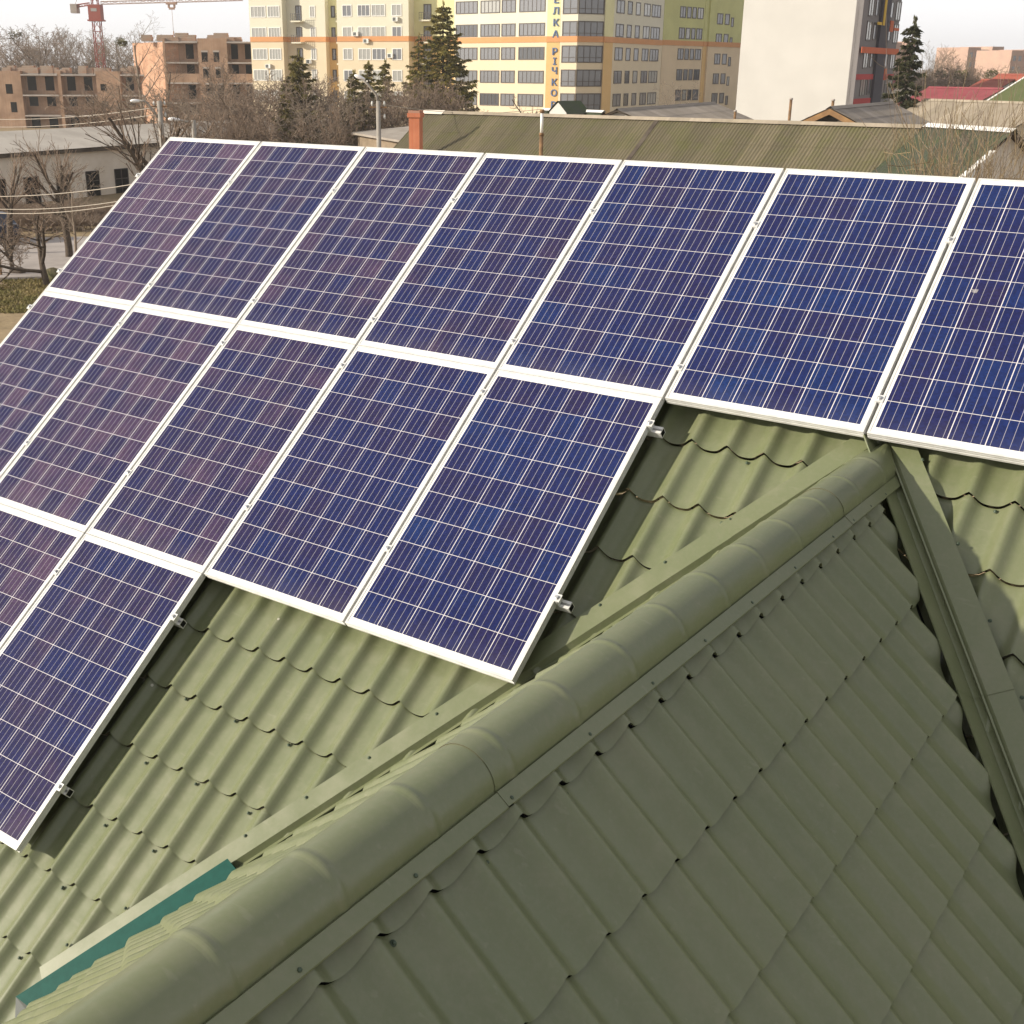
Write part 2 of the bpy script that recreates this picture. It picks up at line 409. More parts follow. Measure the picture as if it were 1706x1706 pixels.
# roofing screws
def screw_mesh():
    mb = MB()
    mb.tube([(0, 0, 0), (0, 0, .0022), (0, 0, .003)], [.0085, .0085, .006], 12)
    mb.tube([(0, 0, .003), (0, 0, .0075), (0, 0, .009)], [.0056, .0054, .003], 6, smooth=False)
    return mb.mesh("roofing_screw", M_SCREW)
SCREW = screw_mesh()
def screw(p, nrm):
    q = nrm.to_track_quat('Z', 'Y').to_matrix().to_4x4(); q.translation = p
    o = link("roofing_screw", SCREW, house); o.matrix_local = HI @ q
NGR = Vector((SA, 0, CA))
for d in (.36, .55, .76, .99, 1.38, 1.765, 2.132, 2.4865, 2.852, 3.235, 3.6227, 4.0013): screw(gp(d, .176, -.001, 1), NGR)
for d in (.79, .975, 1.16, 1.91, 2.28, 2.646, 3.012, 3.379, 3.736): screw(gp(d, .262, -.0535, 1), NGR)
for d in (1.36, 1.73, 2.1, 2.47, 2.84, 3.2): screw(gp(d, .965, -.0535, 1), NGR)
for u, v in ((3.268, 3.926), (3.635, 3.928), (4.007, 3.929), (3.273, 4.301), (3.634, 4.285), (4.01, 4.298), (3.271, 4.655), (3.259, 4.996), (3.271, 5.355), (3.63, 4.65), (3.26, 5.0), (5.528, 1.823), (5.545, 2.178), (6.66, 1.82), (7.03, 2.17), (7.03, 1.82), (3.07, 5.70)):
    screw(rp(u, v, N_TOP - .0485), N)
for u, v in ((4.495, 3.846), (4.297, 4.128), (4.105, 4.401), (4.703, 3.538), (3.718, 4.929), (3.532, 5.192), (5.20, 2.78), (5.40, 2.48), (5.60, 2.18), (6.29, 1.66), (6.56, 2.05), (6.78, 2.37), (6.98, 2.66), (7.2, 3.0)):
    du = .018 if u > 6.2 else 0
    screw(rp(u + du, v, N_TOP + .005), N)
for d in (1.0, 1.7, 2.3, 2.9, 3.4, 3.9): screw(gp(d, .178, .002, -1), Vector((-SA, 0, CA)))

# ------------------------------------------------------------------ solar panels, rails, clamps
PU, PV, PW, PH = 1.010, 1.654, .994, 1.651
RPANEL = Matrix((U, -V, N)).transposed().to_4x4()        # local x right, y up the slope, z out of the roof
def panel_meshes():
    prof = [(0.0, 0.0), (.0115, 0.0), (.0115, -.006), (.0115, -.040), (.0, -.040), (0, -.027), (.0025, -.0265), (.0025, -.0205), (0, -.020), (0, -.0125), (.0018, -.012), (.0018, -.0095), (0, -.009)]
    mb = MB(); n = len(prof); vs = []
    for cx, cy, sx, sy in ((0, 0, 1, -1), (PW, 0, -1, -1), (PW, -PH, -1, 1), (0, -PH, 1, 1)):
        for i, z in prof: vs.append((cx + sx * i, cy + sy * i, z))
    fs = []
    for c in range(4):
        for k in range(n): fs.append((c * n + k, ((c + 1) % 4) * n + k, ((c + 1) % 4) * n + (k + 1) % n, c * n + (k + 1) % n))
    mb.add(vs, fs)
    fr = mb.mesh("frame", M_ALU)
    mb = MB(); mb.box(.0113, PW - .0113, -PH + .0113, -.0113, -.0095, -.0022)
    gl = mb.mesh("solar_glass", [M_CELL])
    mb = MB(); mb.box(.35, .47, -.22, -.10, -.032, -.0097)
    jb = mb.mesh("junction_box", M_DARK)
    return fr, gl, jb
FR, GL, JB = panel_meshes()
random.seed(5)
row_words = ("top row", "middle row", "bottom row")
ords = ("first", "second", "third", "fourth", "fifth", "sixth", "seventh")
look = {(0, 0): "washed out mauve", (0, 1): "purple blue", (0, 2): "violet blue", (0, 3): "deep blue and purple", (0, 4): "dark blue", (0, 5): "navy blue", (0, 6): "navy blue half seen",
        (1, 0): "mauve half seen", (1, 1): "reddish purple", (1, 2): "purple bird-spotted", (1, 3): "purple and navy", (1, 4): "navy blue", (2, 0): "purple", (2, 1): "reddish purple half seen", (2, 2): "violet blue"}
def lab(r, k):
    return f"{look[(r, k)]} solar panel, " + {
        (0, 0): "leftmost of the top row by the garage", (0, 1): "second from the left in the top row", (0, 2): "third from the left in the top row", (0, 3): "middle one of the seven in the top row",
        (0, 4): "fifth from the left in the top row", (0, 5): "second from the right in the top row, above the ridge cap", (0, 6): "last on the right of the top row",
        (1, 0): "leftmost of the middle row", (1, 1): "second from the left in the middle row", (1, 2): "third in the middle row", (1, 3): "fourth in the middle row, beside its end panel", (1, 4): "right end of the middle row nearest the ridge cap",
        (2, 1): "in the bottom row at the left edge", (2, 2): "right end of the bottom row above the tiles"}[(r, k)]
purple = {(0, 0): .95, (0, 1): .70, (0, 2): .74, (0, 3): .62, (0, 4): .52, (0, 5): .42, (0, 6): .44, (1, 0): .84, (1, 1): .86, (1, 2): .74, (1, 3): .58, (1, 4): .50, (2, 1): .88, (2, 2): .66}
for (r, k) in sorted(purple):
    t = thing("solar_panel", lab(r, k), "solar panel", group="solar panels on the main roof")
    M = RPANEL.copy(); M.translation = rp(k * PU + .008, r * PV, 0); t.matrix_world = M
    for nm, me in (("frame", FR), ("solar_glass", GL), ("junction_box", JB)):
        o = link(nm, me, t)
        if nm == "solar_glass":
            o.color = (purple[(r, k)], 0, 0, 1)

def rail_mesh(L):
    mb = MB(); w, h = .020, .040
    prof = [(-w, 0), (-w, h), (-.006, h), (-.006, h - .012), (.006, h - .012), (.006, h), (w, h), (w, 0), (w - .003, .003), (w - .003, h - .015), (-w + .003, h - .015), (-w + .003, .003)]
    outer = prof[:8]; n = 8
    vs = [(x, a, b) for x in (0, L) for a, b in outer]
    mb.add(vs, [(k, (k + 1) % n, n + (k + 1) % n, n + k) for k in range(n)])
    o = len(mb.v)                                        # hollow end
    e = .0005
    mb.add([(L + e, -w, 0), (L + e, w, 0), (L + e, w, h), (L + e, -w, h), (L + e, -w + .004, .004), (L + e, w - .004, .004), (L + e, w - .004, h - .004), (L + e, -w + .004, h - .004)],
           [(0, 1, 5, 4), (1, 2, 6, 5), (2, 3, 7, 6), (3, 0, 4, 7)])
    mb.add([(L + e * 1.2, -w + .004, .004), (L + e * 1.2, w - .004, .004), (L + e * 1.2, w - .004, h - .004), (L + e * 1.2, -w + .004, h - .004)], [(0, 1, 2, 3)], 1)
    return mb
def clamp_meshes():
    a = MB(); a.box(-.019, .019, -.020, .020, .0006, .0036); a.box(-.006, .006, -.020, .020, -.04, .0005)
    b = MB(); b.tube([(0, 0, .0036), (0, 0, .0065), (0, 0, .0075)], [.012, .012, .0105], 16); b.tube([(0, 0, .0075), (0, 0, .0135), (0, 0, .0145)], [.0085, .0085, .0070], 14)
    return a.mesh("panel_clamp", M_ALU), b.mesh("bolt", M_STEEL)
CLAMP, BOLT = clamp_meshes()
for r, v, u0, u1, ks, lb in ((0, .436, -.06, 7.2, range(0, 7), "upper aluminium rail under the top row, its bolts between the panels"),
                         (0, 1.452, -.06, 7.2, range(0, 7), "lower aluminium rail under the top row, its bolts between the panels"),
                         (1, 1.817, -.06, 5.105, range(0, 6), "aluminium rail whose square end sticks out below the top row's panels"),
                         (1, 2.858, -.06, 5.105, range(0, 6), "aluminium rail whose end sticks out near the valley beside the ridge cap"),
                         (2, 3.587, .9, 3.055, range(1, 4), "aluminium rail ending just under the middle row's lower left corner"),
                         (2, 4.606, .9, 3.05, range(1, 4), "lowest aluminium rail, sticking out near the bottom row's lower corner")):
    t = thing("mounting_rail", lb, "rail", group="rails carrying the solar panels")
    M = RPANEL.copy(); M.translation = rp(u0, v, -.0815); t.matrix_world = M
    rail_mesh(u1 - u0).build("rail_bar", [M_ALU, M_DARK], t)
    x = .5
    while x < u1 - u0:
        MB().box(x, x + .04, -.03, .03, -.06, -.0005).build("roof_bracket", M_STEEL, t); x += 1.126
    for k in ks:
        x = k * PU - u0
        c = link("panel_clamp", CLAMP, t); c.location = (x, 0, .0815)
        b = link("bolt", BOLT, c)
#@BACKGROUND
# ------------------------------------------------------------------ ground
def ground_mat():
    mt, n, l, b = principled("dry_ground", (.2, .15, .1), .95, 0, .2); t = NT(mt)
    v = t.coord()
    f1 = t.noise(v, .06, 5, .6); f2 = t.noise(v, 1.4, 5, .7)
    c = t.ramp(f1, (.40, (.36, .27, .165)), (.54, (.28, .215, .12)), (.68, (.14, .125, .05)))
    c = t.mix(t.step(f2, .35, .75), c, (.21, .155, .09))
    l.new(c, b.inputs["Base Color"]); t.bump(f2, .5, .15, b)
    return mt
mb = MB()
S = 1500.
mb.quad((-S, -S, ZG), (S, -S, ZG), (S, S, ZG), (-S, S, ZG))
tag(mb.build("ground", ground_mat()), kind='structure')
M_PATH = noisy("grey_paving", (.40, .355, .33), (.31, .275, .255), .8, .9, 6)
a, b_, c, d = gz(-120, 470, ZG), gz(190, 462, ZG), gz(200, 396, ZG), gz(-120, 404, ZG)
mb = MB(); up = Vector((0, 0, .12)); zz = Vector((0, 0, -.3))
mb.add([p + up for p in (a, b_, c, d)] + [p + zz for p in (a, b_, c, d)], [(0, 1, 2, 3), (0, 4, 5, 1), (1, 5, 6, 2), (2, 6, 7, 3), (3, 7, 4, 0)])
tag(mb.build("pavement", M_PATH), kind='structure')

# grass patch beside the pavement
random.seed(2)
M_GRASS = noisy("spring_grass", (.15, .135, .040), (.26, .205, .085), .5, .9, 4, lo=.42, hi=.6)
mb = MB()
q = [gz(-140, 525, ZG), gz(140, 520, ZG), gz(190, 462, ZG), gz(-140, 458, ZG)]
for i in range(15000):
    s_, t_ = random.random(), random.random()
    p = (q[0].lerp(q[1], s_)).lerp(q[3].lerp(q[2], s_), t_) ; p.z = ZG
    h = random.uniform(.03, .13); w = random.uniform(.02, .05); an = random.uniform(0, 6.28)
    e = Vector((math.cos(an), math.sin(an), 0)); k = Vector((random.uniform(-.1, .1), random.uniform(-.1, .1), h))
    mb.add([p - e * w, p + e * w, p + k], [(0, 1, 2)])
tag(mb.build("grass", M_GRASS), kind='stuff')

# ------------------------------------------------------------------ facades
M_GLASS, *_ = principled("window_glass", (.17, .175, .19), .08, 0, .8)
M_GLASS3, *_ = principled("dark_room_glass", (.07, .075, .085), .06, 0, .8)
M_GLASS2, *_ = principled("curtained_glass", (.34, .34, .32), .10, 0, .8)
M_WFRAME, *_ = principled("white_window_frame", (.72, .71, .68), .5)
M_DFRAME, *_ = principled("brown_window_frame", (.065, .052, .045), .5)
M_HOLE, *_ = principled("unlit_opening", (.012, .010, .009), .9, 0, .1)
GX = Vector((math.cos(R(8)), math.sin(R(8)), 0)); GY = Vector((-math.sin(R(8)), math.cos(R(8)), 0))
class Face:
    """a vertical facade from A to B (left to right as seen from the street)"""
    def __init__(s, A, B):
        s.A = Vector((A.x, A.y, 0)); s.x = Vector((B.x - A.x, B.y - A.y, 0)); s.L = s.x.length; s.x.normalize()
        s.n = s.x.cross(Vector((0, 0, 1)))               # outward, towards the viewer
        if s.n.dot(CAM - s.A) < 0: s.n = -s.n
    def u(s, px, py): return (hit(px, py, s.A, s.n) - s.A).dot(s.x)
    def z(s, px, py): return hit(px, py, s.A, s.n).z
    def p(s, u, z, o=0.): return s.A + s.x * u + s.n * o + Vector((0, 0, z))
    def box(s, mb, u0, u1, z0, z1, o0, o1, mi=0):
        vs = [s.p(u, z, o) for z in (z0, z1) for o in (o0, o1) for u in (u0, u1)]
        return mb.add(vs, [(0, 2, 3, 1), (4, 5, 7, 6), (0, 1, 5, 4), (2, 6, 7, 3), (0, 4, 6, 2), (1, 3, 7, 5)], mi)
    def poly(s, mb, uz, o0, o1, mi=0):
        n = len(uz); vs = [s.p(u, z, o) for o in (o0, o1) for u, z in uz]
        return mb.add(vs, [tuple(range(n))[::-1], tuple(range(n, 2 * n))] + [(k, (k + 1) % n, n + (k + 1) % n, n + k) for k in range(n)], mi)
def base_local(root):
    return root.matrix_world.inverted() if root.matrix_world != Matrix() else Matrix.Translation(-root.location) if root.rotation_euler.z == 0 else None
def sub(mb, name, mats, root):
    """world-space mesh made a child of a thing standing at root.location"""
    o = mb.build(name, mats, root); o.matrix_local = Matrix.Translation(-Vector(root.location)); return o
def window(root, f, u0, u1, z0, z1, panes, frame, glass, o=0., transom=0., fw=.07, name="window"):
    mb = MB()
    f.box(mb, u0, u1, z0, z1, o - .05, o + .015, 1)
    f.box(mb, u0 - .06, u0 + fw, z0 - .05, z1 + .05, o + .001, o + .06); f.box(mb, u1 - fw, u1 + .06, z0 - .05, z1 + .05, o + .001, o + .06)
    f.box(mb, u0 + fw, u1 - fw, z1 - fw, z1 + .05, o + .001, o + .06); f.box(mb, u0 + fw, u1 - fw, z0 - .05, z0 + fw, o + .001, o + .06)
    for k in range(1, panes):
        x = u0 + (u1 - u0) * k / panes; f.box(mb, x - fw * .55, x + fw * .55, z0 + fw, z1 - fw, o + .001, o + .05)
    if transom:
        zt = z0 + (z1 - z0) * transom; f.box(mb, u0 + fw, u1 - fw, zt - fw * .5, zt + fw * .5, o + .001, o + .055)
    return sub(mb, name, [frame, glass], root)
def plaster(name, c, k=.88): return noisy(name, c, tuple(x * k for x in c), .35, .85, 5)
M_CREAM = plaster("cream_plaster", (.66, .63, .51), .95); M_PEACH = plaster("peach_plaster", (.66, .56, .40), .95); M_OCHRE = plaster("ochre_plaster", (.66, .44, .19), .93)
M_BAND = plaster("salmon_band", (.62, .30, .13)); M_LIME = plaster("lime_plaster", (.56, .56, .25)); M_OLIVE = plaster("pale_olive_plaster", (.72, .69, .40))
M_TAN = plaster("tan_plaster", (.70, .56, .38)); M_WHITEWALL = plaster("white_render", (.52, .505, .48), .93)
M_RAIL, *_ = principled("balcony_metal", (.10, .09, .08), .6)
M_BLUE, *_ = principled("blue_letter", (.075, .13, .27), .5)
ZT = 21.0

# left apartment wing -------------------------------------------------
A0, B0 = at(417, 60, 195), at(682, 60, 184.5)
f = Face(A0, B0)
wing = thing("apartment_block", "cream and peach apartment block with white windows, behind the bare trees on the left", "building", (A0.x, A0.y, ZG))
ZB = f.z(550, 65.0)
def seg(root, f, u0, u1, o0, lo, hi, zb=None, nm="wall", depth=9., band=True):
    zb = ZB if zb is None else zb
    mb = MB(); f.box(mb, u0, u1, ZG, zb - .35, o0 - depth, o0); sub(mb, nm, lo, root)
    mb = MB(); f.box(mb, u0, u1, zb + .35, ZT, o0 - depth, o0); sub(mb, nm, hi, root)
    mb = MB(); f.box(mb, u0 - .02, u1 + .02, zb - .35, zb + .35, o0 - depth, o0 + .08); sub(mb, "band", M_BAND, root)
uu = lambda px: f.u(px, 60)
seg(wing, f, 0, uu(471.5), 0, M_PEACH, M_CREAM)
seg(wing, f, uu(471.6), uu(536), -1.4, M_PEACH, M_CREAM, depth=7.6)
seg(wing, f, uu(536.1), uu(562), -2.6, M_OCHRE, M_OLIVE, depth=6.4)
seg(wing, f, uu(562.1), uu(681), 0, M_PEACH, M_CREAM)
seg(wing, f, uu(681.1), uu(757), -2.2, M_OCHRE, M_OLIVE, depth=6.8)
zc0 = f.z(440, 19.5)
rows = [zc0 - 2.93 * k for k in range(-1, 6)]
rows = [z for z in rows if z < f.z(560, -12)]
def wrow(root, f, cols, rows, o=0., h=1.5, frame=M_WFRAME, glass=M_GLASS2, py=60):
    for z in rows:
        for (pa, pb, n) in cols:
            g_ = glass if random.random() < .62 else random.choice((M_GLASS, M_GLASS2, M_GLASS3) if frame is M_DFRAME else (M_GLASS2, M_GLASS))
            window(root, f, f.u(pa, py), f.u(pb, py), z - h / 2, z + h / 2, n, frame, g_, o)
random.seed(9)
wrow(wing, f, [(420, 444, 4), (448, 467, 4)], rows[:5], 0)
wrow(wing, f, [(571.5, 586.5, 2), (597, 617, 3), (620, 642, 3), (653.5, 669, 2)], rows[:5], 0)
wrow(wing, f, [(511, 519, 2)], rows[:5], -1.4)
wrow(wing, f, [(541, 546.5, 1)], rows[:5], -2.6, frame=M_DFRAME, glass=M_GLASS)
for px_, pz_, o_ in ((606, rows[1] - 1.15, 0), (646, rows[2] - .2, 0), (441, rows[3] + 1.25, 0), (589, rows[1] - .2, 0), (655, rows[0] - 1.2, 0), (503, rows[2] - 1.0, -1.4)):
    u_ = f.u(px_, 60); mb = MB(); f.box(mb, u_, u_ + .85, pz_ - .3, pz_ + .3, o_ + .02, o_ + .38); f.box(mb, u_ + .1, u_ + .55, pz_ - .22, pz_ + .22, o_ + .38, o_ + .39, 1); sub(mb, "air_conditioner", [M_WFRAME, M_GREY], wing)
def balcony(root, f, pa, pb, z, o, door=True, d=1.2):
    u0, u1 = f.u(pa, 60), f.u(pb, 60)
    mb = MB(); f.box(mb, u0, u1, z - 1.45, z - 1.25, o, o + d); sub(mb, "balcony_slab", M_CREAM, root)
    mb = MB()
    f.box(mb, u0, u1, z - .32, z - .26, o + d - .05, o + d)
    k = u0
    while k < u1: f.box(mb, k, k + .05, z - 1.25, z - .32, o + d - .05, o + d); k += .32
    for zz_ in (-.95, -.65): f.box(mb, u0, u1, z + zz_, z + zz_ + .03, o + d - .04, o + d - .01)
    sub(mb, "balcony_railing", M_RAIL, root)
    if door: window(root, f, u0 + .35, u1 - .4, z - 1.2, z + .8, 2, M_DFRAME, M_GLASS, o, name="balcony_door")
for z in rows[:5]:
    balcony(wing, f, 484, 500, z, -1.4); balcony(wing, f, 552, 562, z, -2.6, d=.9); balcony(wing, f, 694, 714, z, -2.2)

# right apartment block with the lettered corner ----------------------
A1, B1, = at(757, 60, 178), at(911, 60, 168.6)
blk = thing("apartment_block", "apartment block with vertical blue lettering, a glazed corner bay and a lime green stair wing", "building", (A1.x, A1.y, ZG))
f1 = Face(A1, B1)
fs = Face(B1, at(933, 60, 168.0))
Bc = at(933.2, 60, 168.0); Bm = at(962, 60, 166.9); Be = at(1008, 60, 169.2)
fa, fb = Face(Bc, Bm), Face(Bm, Be)
C1 = at(1104, 60, 190)
fr_ = Face(Be, C1)
D0, D1_ = at(1104.5, 60, 192), at(1180, 60, 204)
fg = Face(D0, D1_); E1 = at(1238, 60, 214); fh = Face(at(1181, 60, 203.5), E1)
ZB1 = f1.z(840, 66.3)
ZBg = ZB1 - .35
def seg2(fc, lo, hi, zb, dep=7., o=0.):
    seg(blk, fc, 0, fc.L, o, lo, hi, zb, depth=dep)
seg2(f1, M_PEACH, M_CREAM, ZB1); seg2(fs, M_OCHRE, M_OLIVE, ZB1, 6.9); seg2(fa, M_PEACH, M_CREAM, ZB1, 5.); seg2(fb, M_PEACH, M_CREAM, ZB1, 4.9)
seg2(fr_, M_PEACH, M_CREAM, ZB1, 6.5); 
seg(blk, fr_, -.3, fr_.u(1021, 60), .06, M_OCHRE, M_OLIVE, ZB1, depth=.055)
seg2(fg, M_TAN, M_LIME, ZB1 + .1, 6.); seg2(fh, M_TAN, M_LIME, ZB1 + .1, 5.8)
seg(blk, fg, fg.u(1172, 60), fg.L, .06, M_OCHRE, M_LIME, ZB1 + .1, depth=.055)
zr = f1.z(840, 10.5)
rows1 = [zr - 2.93 * k for k in range(0, 6)]
wrow(blk, f1, [(760, 795, 5), (801, 832, 5), (836, 858, 3), (865, 907, 6)], rows1, 0, 1.5, M_DFRAME, M_GLASS)
for z in rows1[:6]:
    window(blk, fa, .35, fa.L - .1, z - 1.1, z + .9, 2, M_DFRAME, M_GLASS, 0, .3)
    window(blk, fb, .1, fb.L - .35, z - 1.1, z + .9, 4, M_DFRAME, M_GLASS, 0, .3)
wrow(blk, fr_, [(1025.5, 1038, 2), (1044, 1051, 1), (1057.5, 1064.5, 1), (1071, 1081, 2), (1084, 1098, 3)], rows1, 0, 1.55, M_DFRAME, M_GLASS)
zg0 = fg.z(1150, 21.0)
rowsg = [zg0 - 2.93 * k for k in range(0, 6)]
wrow(blk, fg, [(1131, 1140, 2), (1142.5, 1149, 1), (1151.5, 1157.5, 1), (1160, 1169, 2)], rowsg[:6], 0, 1.5, M_DFRAME, M_GLASS)
wrow(blk, fh, [(1193, 1202, 2), (1206, 1213, 1)], [fh.z(1200, 31.5) - 2.93 * k for k in range(0, 5)], 0, 1.5, M_DFRAME, M_GLASS)
wrow(blk, fh, [(1216.5, 1220, 1)], [fh.z(1218, 37) - 2.93 * k for k in range(0, 5)], 0, 1.3, M_DFRAME, M_GLASS)
# lettering down the corner strip
def letter(ch, px, py, hpx):
    cu = bpy.data.curves.new("letter", 'FONT'); cu.body = ch; cu.size = 1.0; cu.extrude = .05; cu.align_x = 'CENTER'; cu.align_y = 'CENTER'; cu.offset = .012
    o = bpy.data.objects.new("tmp", cu); COL.objects.link(o)
    bpy.context.view_layer.update()
    dg = bpy.context.evaluated_depsgraph_get(); me = bpy.data.meshes.new_from_object(o.evaluated_get(dg)); bpy.data.objects.remove(o)
    ys = [v.co.y for v in me.vertices]; k = (hpx / F * 168.0 * 1.03) / (max(ys) - min(ys)); cy = (max(ys) + min(ys)) / 2
    pc = hit(px, py, fs.A + fs.n * .06, fs.n)
    for v in me.vertices:
        x, y, z = v.co; w = pc + fs.x * (x * k * 1.08) + Vector((0, 0, (y - cy) * k)) + fs.n * z
        v.co = w - Vector(blk.location)
    me.materials.clear(); me.materials.append(M_BLUE); me.name = "letter"
    link("letter", me, blk)
for ch, px, py in (("Е", 927.0, -1.0), ("Л", 926.4, 17.8), ("К", 926.0, 37.3), ("А", 925.6, 56.5), ("Р", 924.0, 85.5), ("І", 923.8, 101.8), ("Ч", 923.5, 117.5), ("К", 923.0, 136.8), ("О", 922.6, 154.6), ("В", 921.8, 174.5)):
    letter(ch, px, py, 10.2)

# white gabled-end tower ---------------------------------------------
P1, P2 = at(1427.5, 100, 128), at(1490, 100, 143)
ft = Face(P1, P2)
back = -Vector((ft.n.x, ft.n.y, 0))
wdir = ft.n.copy()
# the blank end wall runs away from P1 to the left, square to the dark front
d1 = ray(1232, 100); d1 = Vector((d1.x, d1.y, 0)).normalized()
best = None
den = d1.x * (-wdir.y) - d1.y * (-wdir.x)
rx, ry = P1.x - CAM.x, P1.y - CAM.y
tt_ = (rx * (-wdir.y) - ry * (-wdir.x)) / den
P0 = Vector((CAM.x + d1.x * tt_, CAM.y + d1.y * tt_, 0))
WL = (Vector((P1.x, P1.y, 0)) - P0).length
tower = thing("apartment_tower", "tall block with a huge blank white end wall and an orange banded grey front", "building", (P1.x, P1.y, ZG))
M_GREYP = plaster("grey_plaster", (.20, .185, .185)); M_CHAR = plaster("charcoal_plaster", (.055, .05, .065)); M_ORANGE = plaster("orange_plaster", (.55, .13, .05)); M_RED = plaster("red_plaster", (.42, .05, .05)); M_YEL = plaster("yellow_plaster", (.65, .42, .04))
few = Face(P0, P1)
mb = MB(); few.box(mb, 0, few.L - .3, ZG, 26, -ft.L + .3, 0); sub(mb, "end_wall", M_WHITEWALL, tower)
mb = MB(); ft.box(mb, 0.0, ft.L, ZG, 25.9, -.6, 0.02); sub(mb, "front_wall", M_GREYP, tower)
mb = MB(); ft.box(mb, ft.u(1456, 100), ft.u(1470, 100), ZG, 25.8, .03, .3); sub(mb, "stair_panel", M_CHAR, tower)
zt = lambda py: ft.z(1440, py)
for py, dz_ in ((83.5, .55), ):
    mb = MB(); ft.box(mb, .0, ft.L, zt(py) - .28, zt(py) + .28, .31, .36); sub(mb, "band", M_ORANGE, tower)
mb = MB(); ft.box(mb, .0, ft.u(1456, 100), zt(128) - .25, zt(128) + .25, .03, .12); sub(mb, "band", M_RED, tower)
mb = MB(); ft.box(mb, ft.u(1472, 100), ft.L, zt(128) - .25, zt(128) + .25, .03, .12); sub(mb, "band", M_RED, tower)
mb = MB(); ft.box(mb, .0, ft.u(1456, 100), zt(168) - .25, zt(168) + .25, .03, .12); sub(mb, "band", M_RED, tower)
mb = MB(); ft.box(mb, ft.u(1474, 100), ft.u(1478, 100), zt(134), zt(114), .03, .12); sub(mb, "band", M_ORANGE, tower)
mb = MB(); ft.box(mb, ft.u(1475, 100), ft.u(1480, 100), zt(48), zt(28), .03, .12); sub(mb, "band", M_ORANGE, tower)
mb = MB(); ft.box(mb, ft.u(1482, 100), ft.L, zt(45), zt(40), .03, .12); sub(mb, "band", M_ORANGE, tower)
mb = MB(); ft.box(mb, ft.u(1449, 100), ft.u(1456, 100), zt(39), zt(34), .31, .38); ft.box(mb, ft.u(1458, 100), ft.u(1461, 100), zt(39), zt(-10), .31, .38); sub(mb, "band", M_YEL, tower)
for py in (8.5, 50.5, 98, 144):
    for (pa, pb, n, h) in ((1437.5, 1445.5, 2, 1.7), (1449, 1454.5, 1, 1.5), (1473.5, 1478, 1, 1.5), (1482.5, 1490, 2, 1.8)):
        window(tower, ft, ft.u(pa, 100), ft.u(pb, 100), zt(py) - h / 2, zt(py) + h / 2, n, M_DFRAME, M_GLASS if n < 2 else M_GLASS2, .02)
mb = MB(); ft.box(mb, -.1, .25, ZG, 26, -.1, .1); sub(mb, "corner_strip", M_GREYP, tower)

# ------------------------------------------------------------------ unfinished brick buildings
def brick_mat(name, c1, c2, scale=1.):
    mt, n, l, b = principled(name, c1, .9, 0, .2); t = NT(mt)
    br = n.new("ShaderNodeTexBrick"); br.inputs["Scale"].default_value = 4.0 * scale
    br.inputs["Color1"].default_value = (*c1, 1); br.inputs["Color2"].default_value = (*c2, 1); br.inputs["Mortar"].default_value = (.34, .30, .25, 1)
    br.inputs["Mortar Size"].default_value = .012
    v = t.coord()
    l.new(t.scale(v, (1, 1, 1)), br.inputs["Vector"])
    f_ = t.noise(v, .5, 5, .6)
    l.new(t.mix(t.step(f_, .3, .75), br.outputs[0], tuple(x * .62 for x in c1)), b.inputs["Base Color"])
    return mt
M_BRICK = brick_mat("raw_brick", (.40, .25, .165), (.46, .30, .20)); M_BRICK2 = brick_mat("new_brick", (.55, .30, .19), (.60, .37, .25))
M_SLAB = noisy("concrete_slab", (.42, .37, .33), (.33, .29, .26), .6, .9)
random.seed(21)
def raw_building(name_label, fA, fB, ztop, storeys, bays, walls, depth, zs=2.95):
    fc = Face(fA, fB)
    root = thing("unfinished_building", name_label, "building", (fA.x, fA.y, ZG), group="unfinished brick buildings")
    mb = MB(); fc.box(mb, 0, fc.L, ZG, ztop - .05, -depth, -1.6); sub(mb, "brick_core", M_BRICK, root)
    for (u0, u1) in walls:
        mb = MB(); fc.box(mb, u0, u1, ZG, ztop + .45, -1.6, 0); sub(mb, "pier", M_BRICK, root)
    for k in range(storeys):
        z = ztop - k * zs
        for (u0, u1, par) in bays:
            mb = MB(); fc.box(mb, u0 + .01, u1 - .01, z - .22, z, -1.59, .05); sub(mb, "floor_slab", M_SLAB, root)
            if par and k % 2 == 1 or (par and k == 3):
                mb = MB(); fc.box(mb, u0 + .01, u1 - .01, z - zs + 0.0, z - zs + 1.25, -.3, -.02); sub(mb, "parapet", M_BRICK, root)
            w = (u1 - u0)
            for c0 in (.07, .56):
                hh = 2.1 if k % 2 == 0 else 1.4
                mb = MB(); fc.box(mb, u0 + w * c0, u0 + w * (c0 + .24), z - .35 - hh, z - .35, -1.7, -1.58); sub(mb, "window_opening", M_HOLE, root)
    return root, fc
La, Lb = at(-30, 120, 214), at(275, 120, 205)
fc = Face(La, Lb); uL = lambda px: fc.u(px, 125)
zlow = fc.z(65, 123.5)
low, fl = raw_building("long low unfinished brick shell with open balcony bays, left of the crane", La, Lb, zlow, 4,
                       [(uL(34), uL(95), False), (uL(101), uL(159), False), (uL(200), uL(255), False)], [(0, uL(33.8)), (uL(95.2), uL(100.8)), (uL(159.2), uL(199.8)), (uL(255.2), fc.L)], 11, 3.05)
for (pa, pb, ya, yb) in ((10, 21, 140, 156), (15, 25, 170, 187), (168, 178, 140, 151), (168, 178, 168, 180), (-12, -3, 140, 156)):
    mb = MB(); fl.box(mb, fl.u(pa, 150), fl.u(pb, 150), fl.z(pa, yb), fl.z(pa, ya), -.1, .02); sub(mb, "window_opening", M_HOLE, low)
Ta, Tb = at(272, 90, 199), at(432, 90, 196)
fc = Face(Ta, Tb); uT = lambda px: fc.u(px, 95)
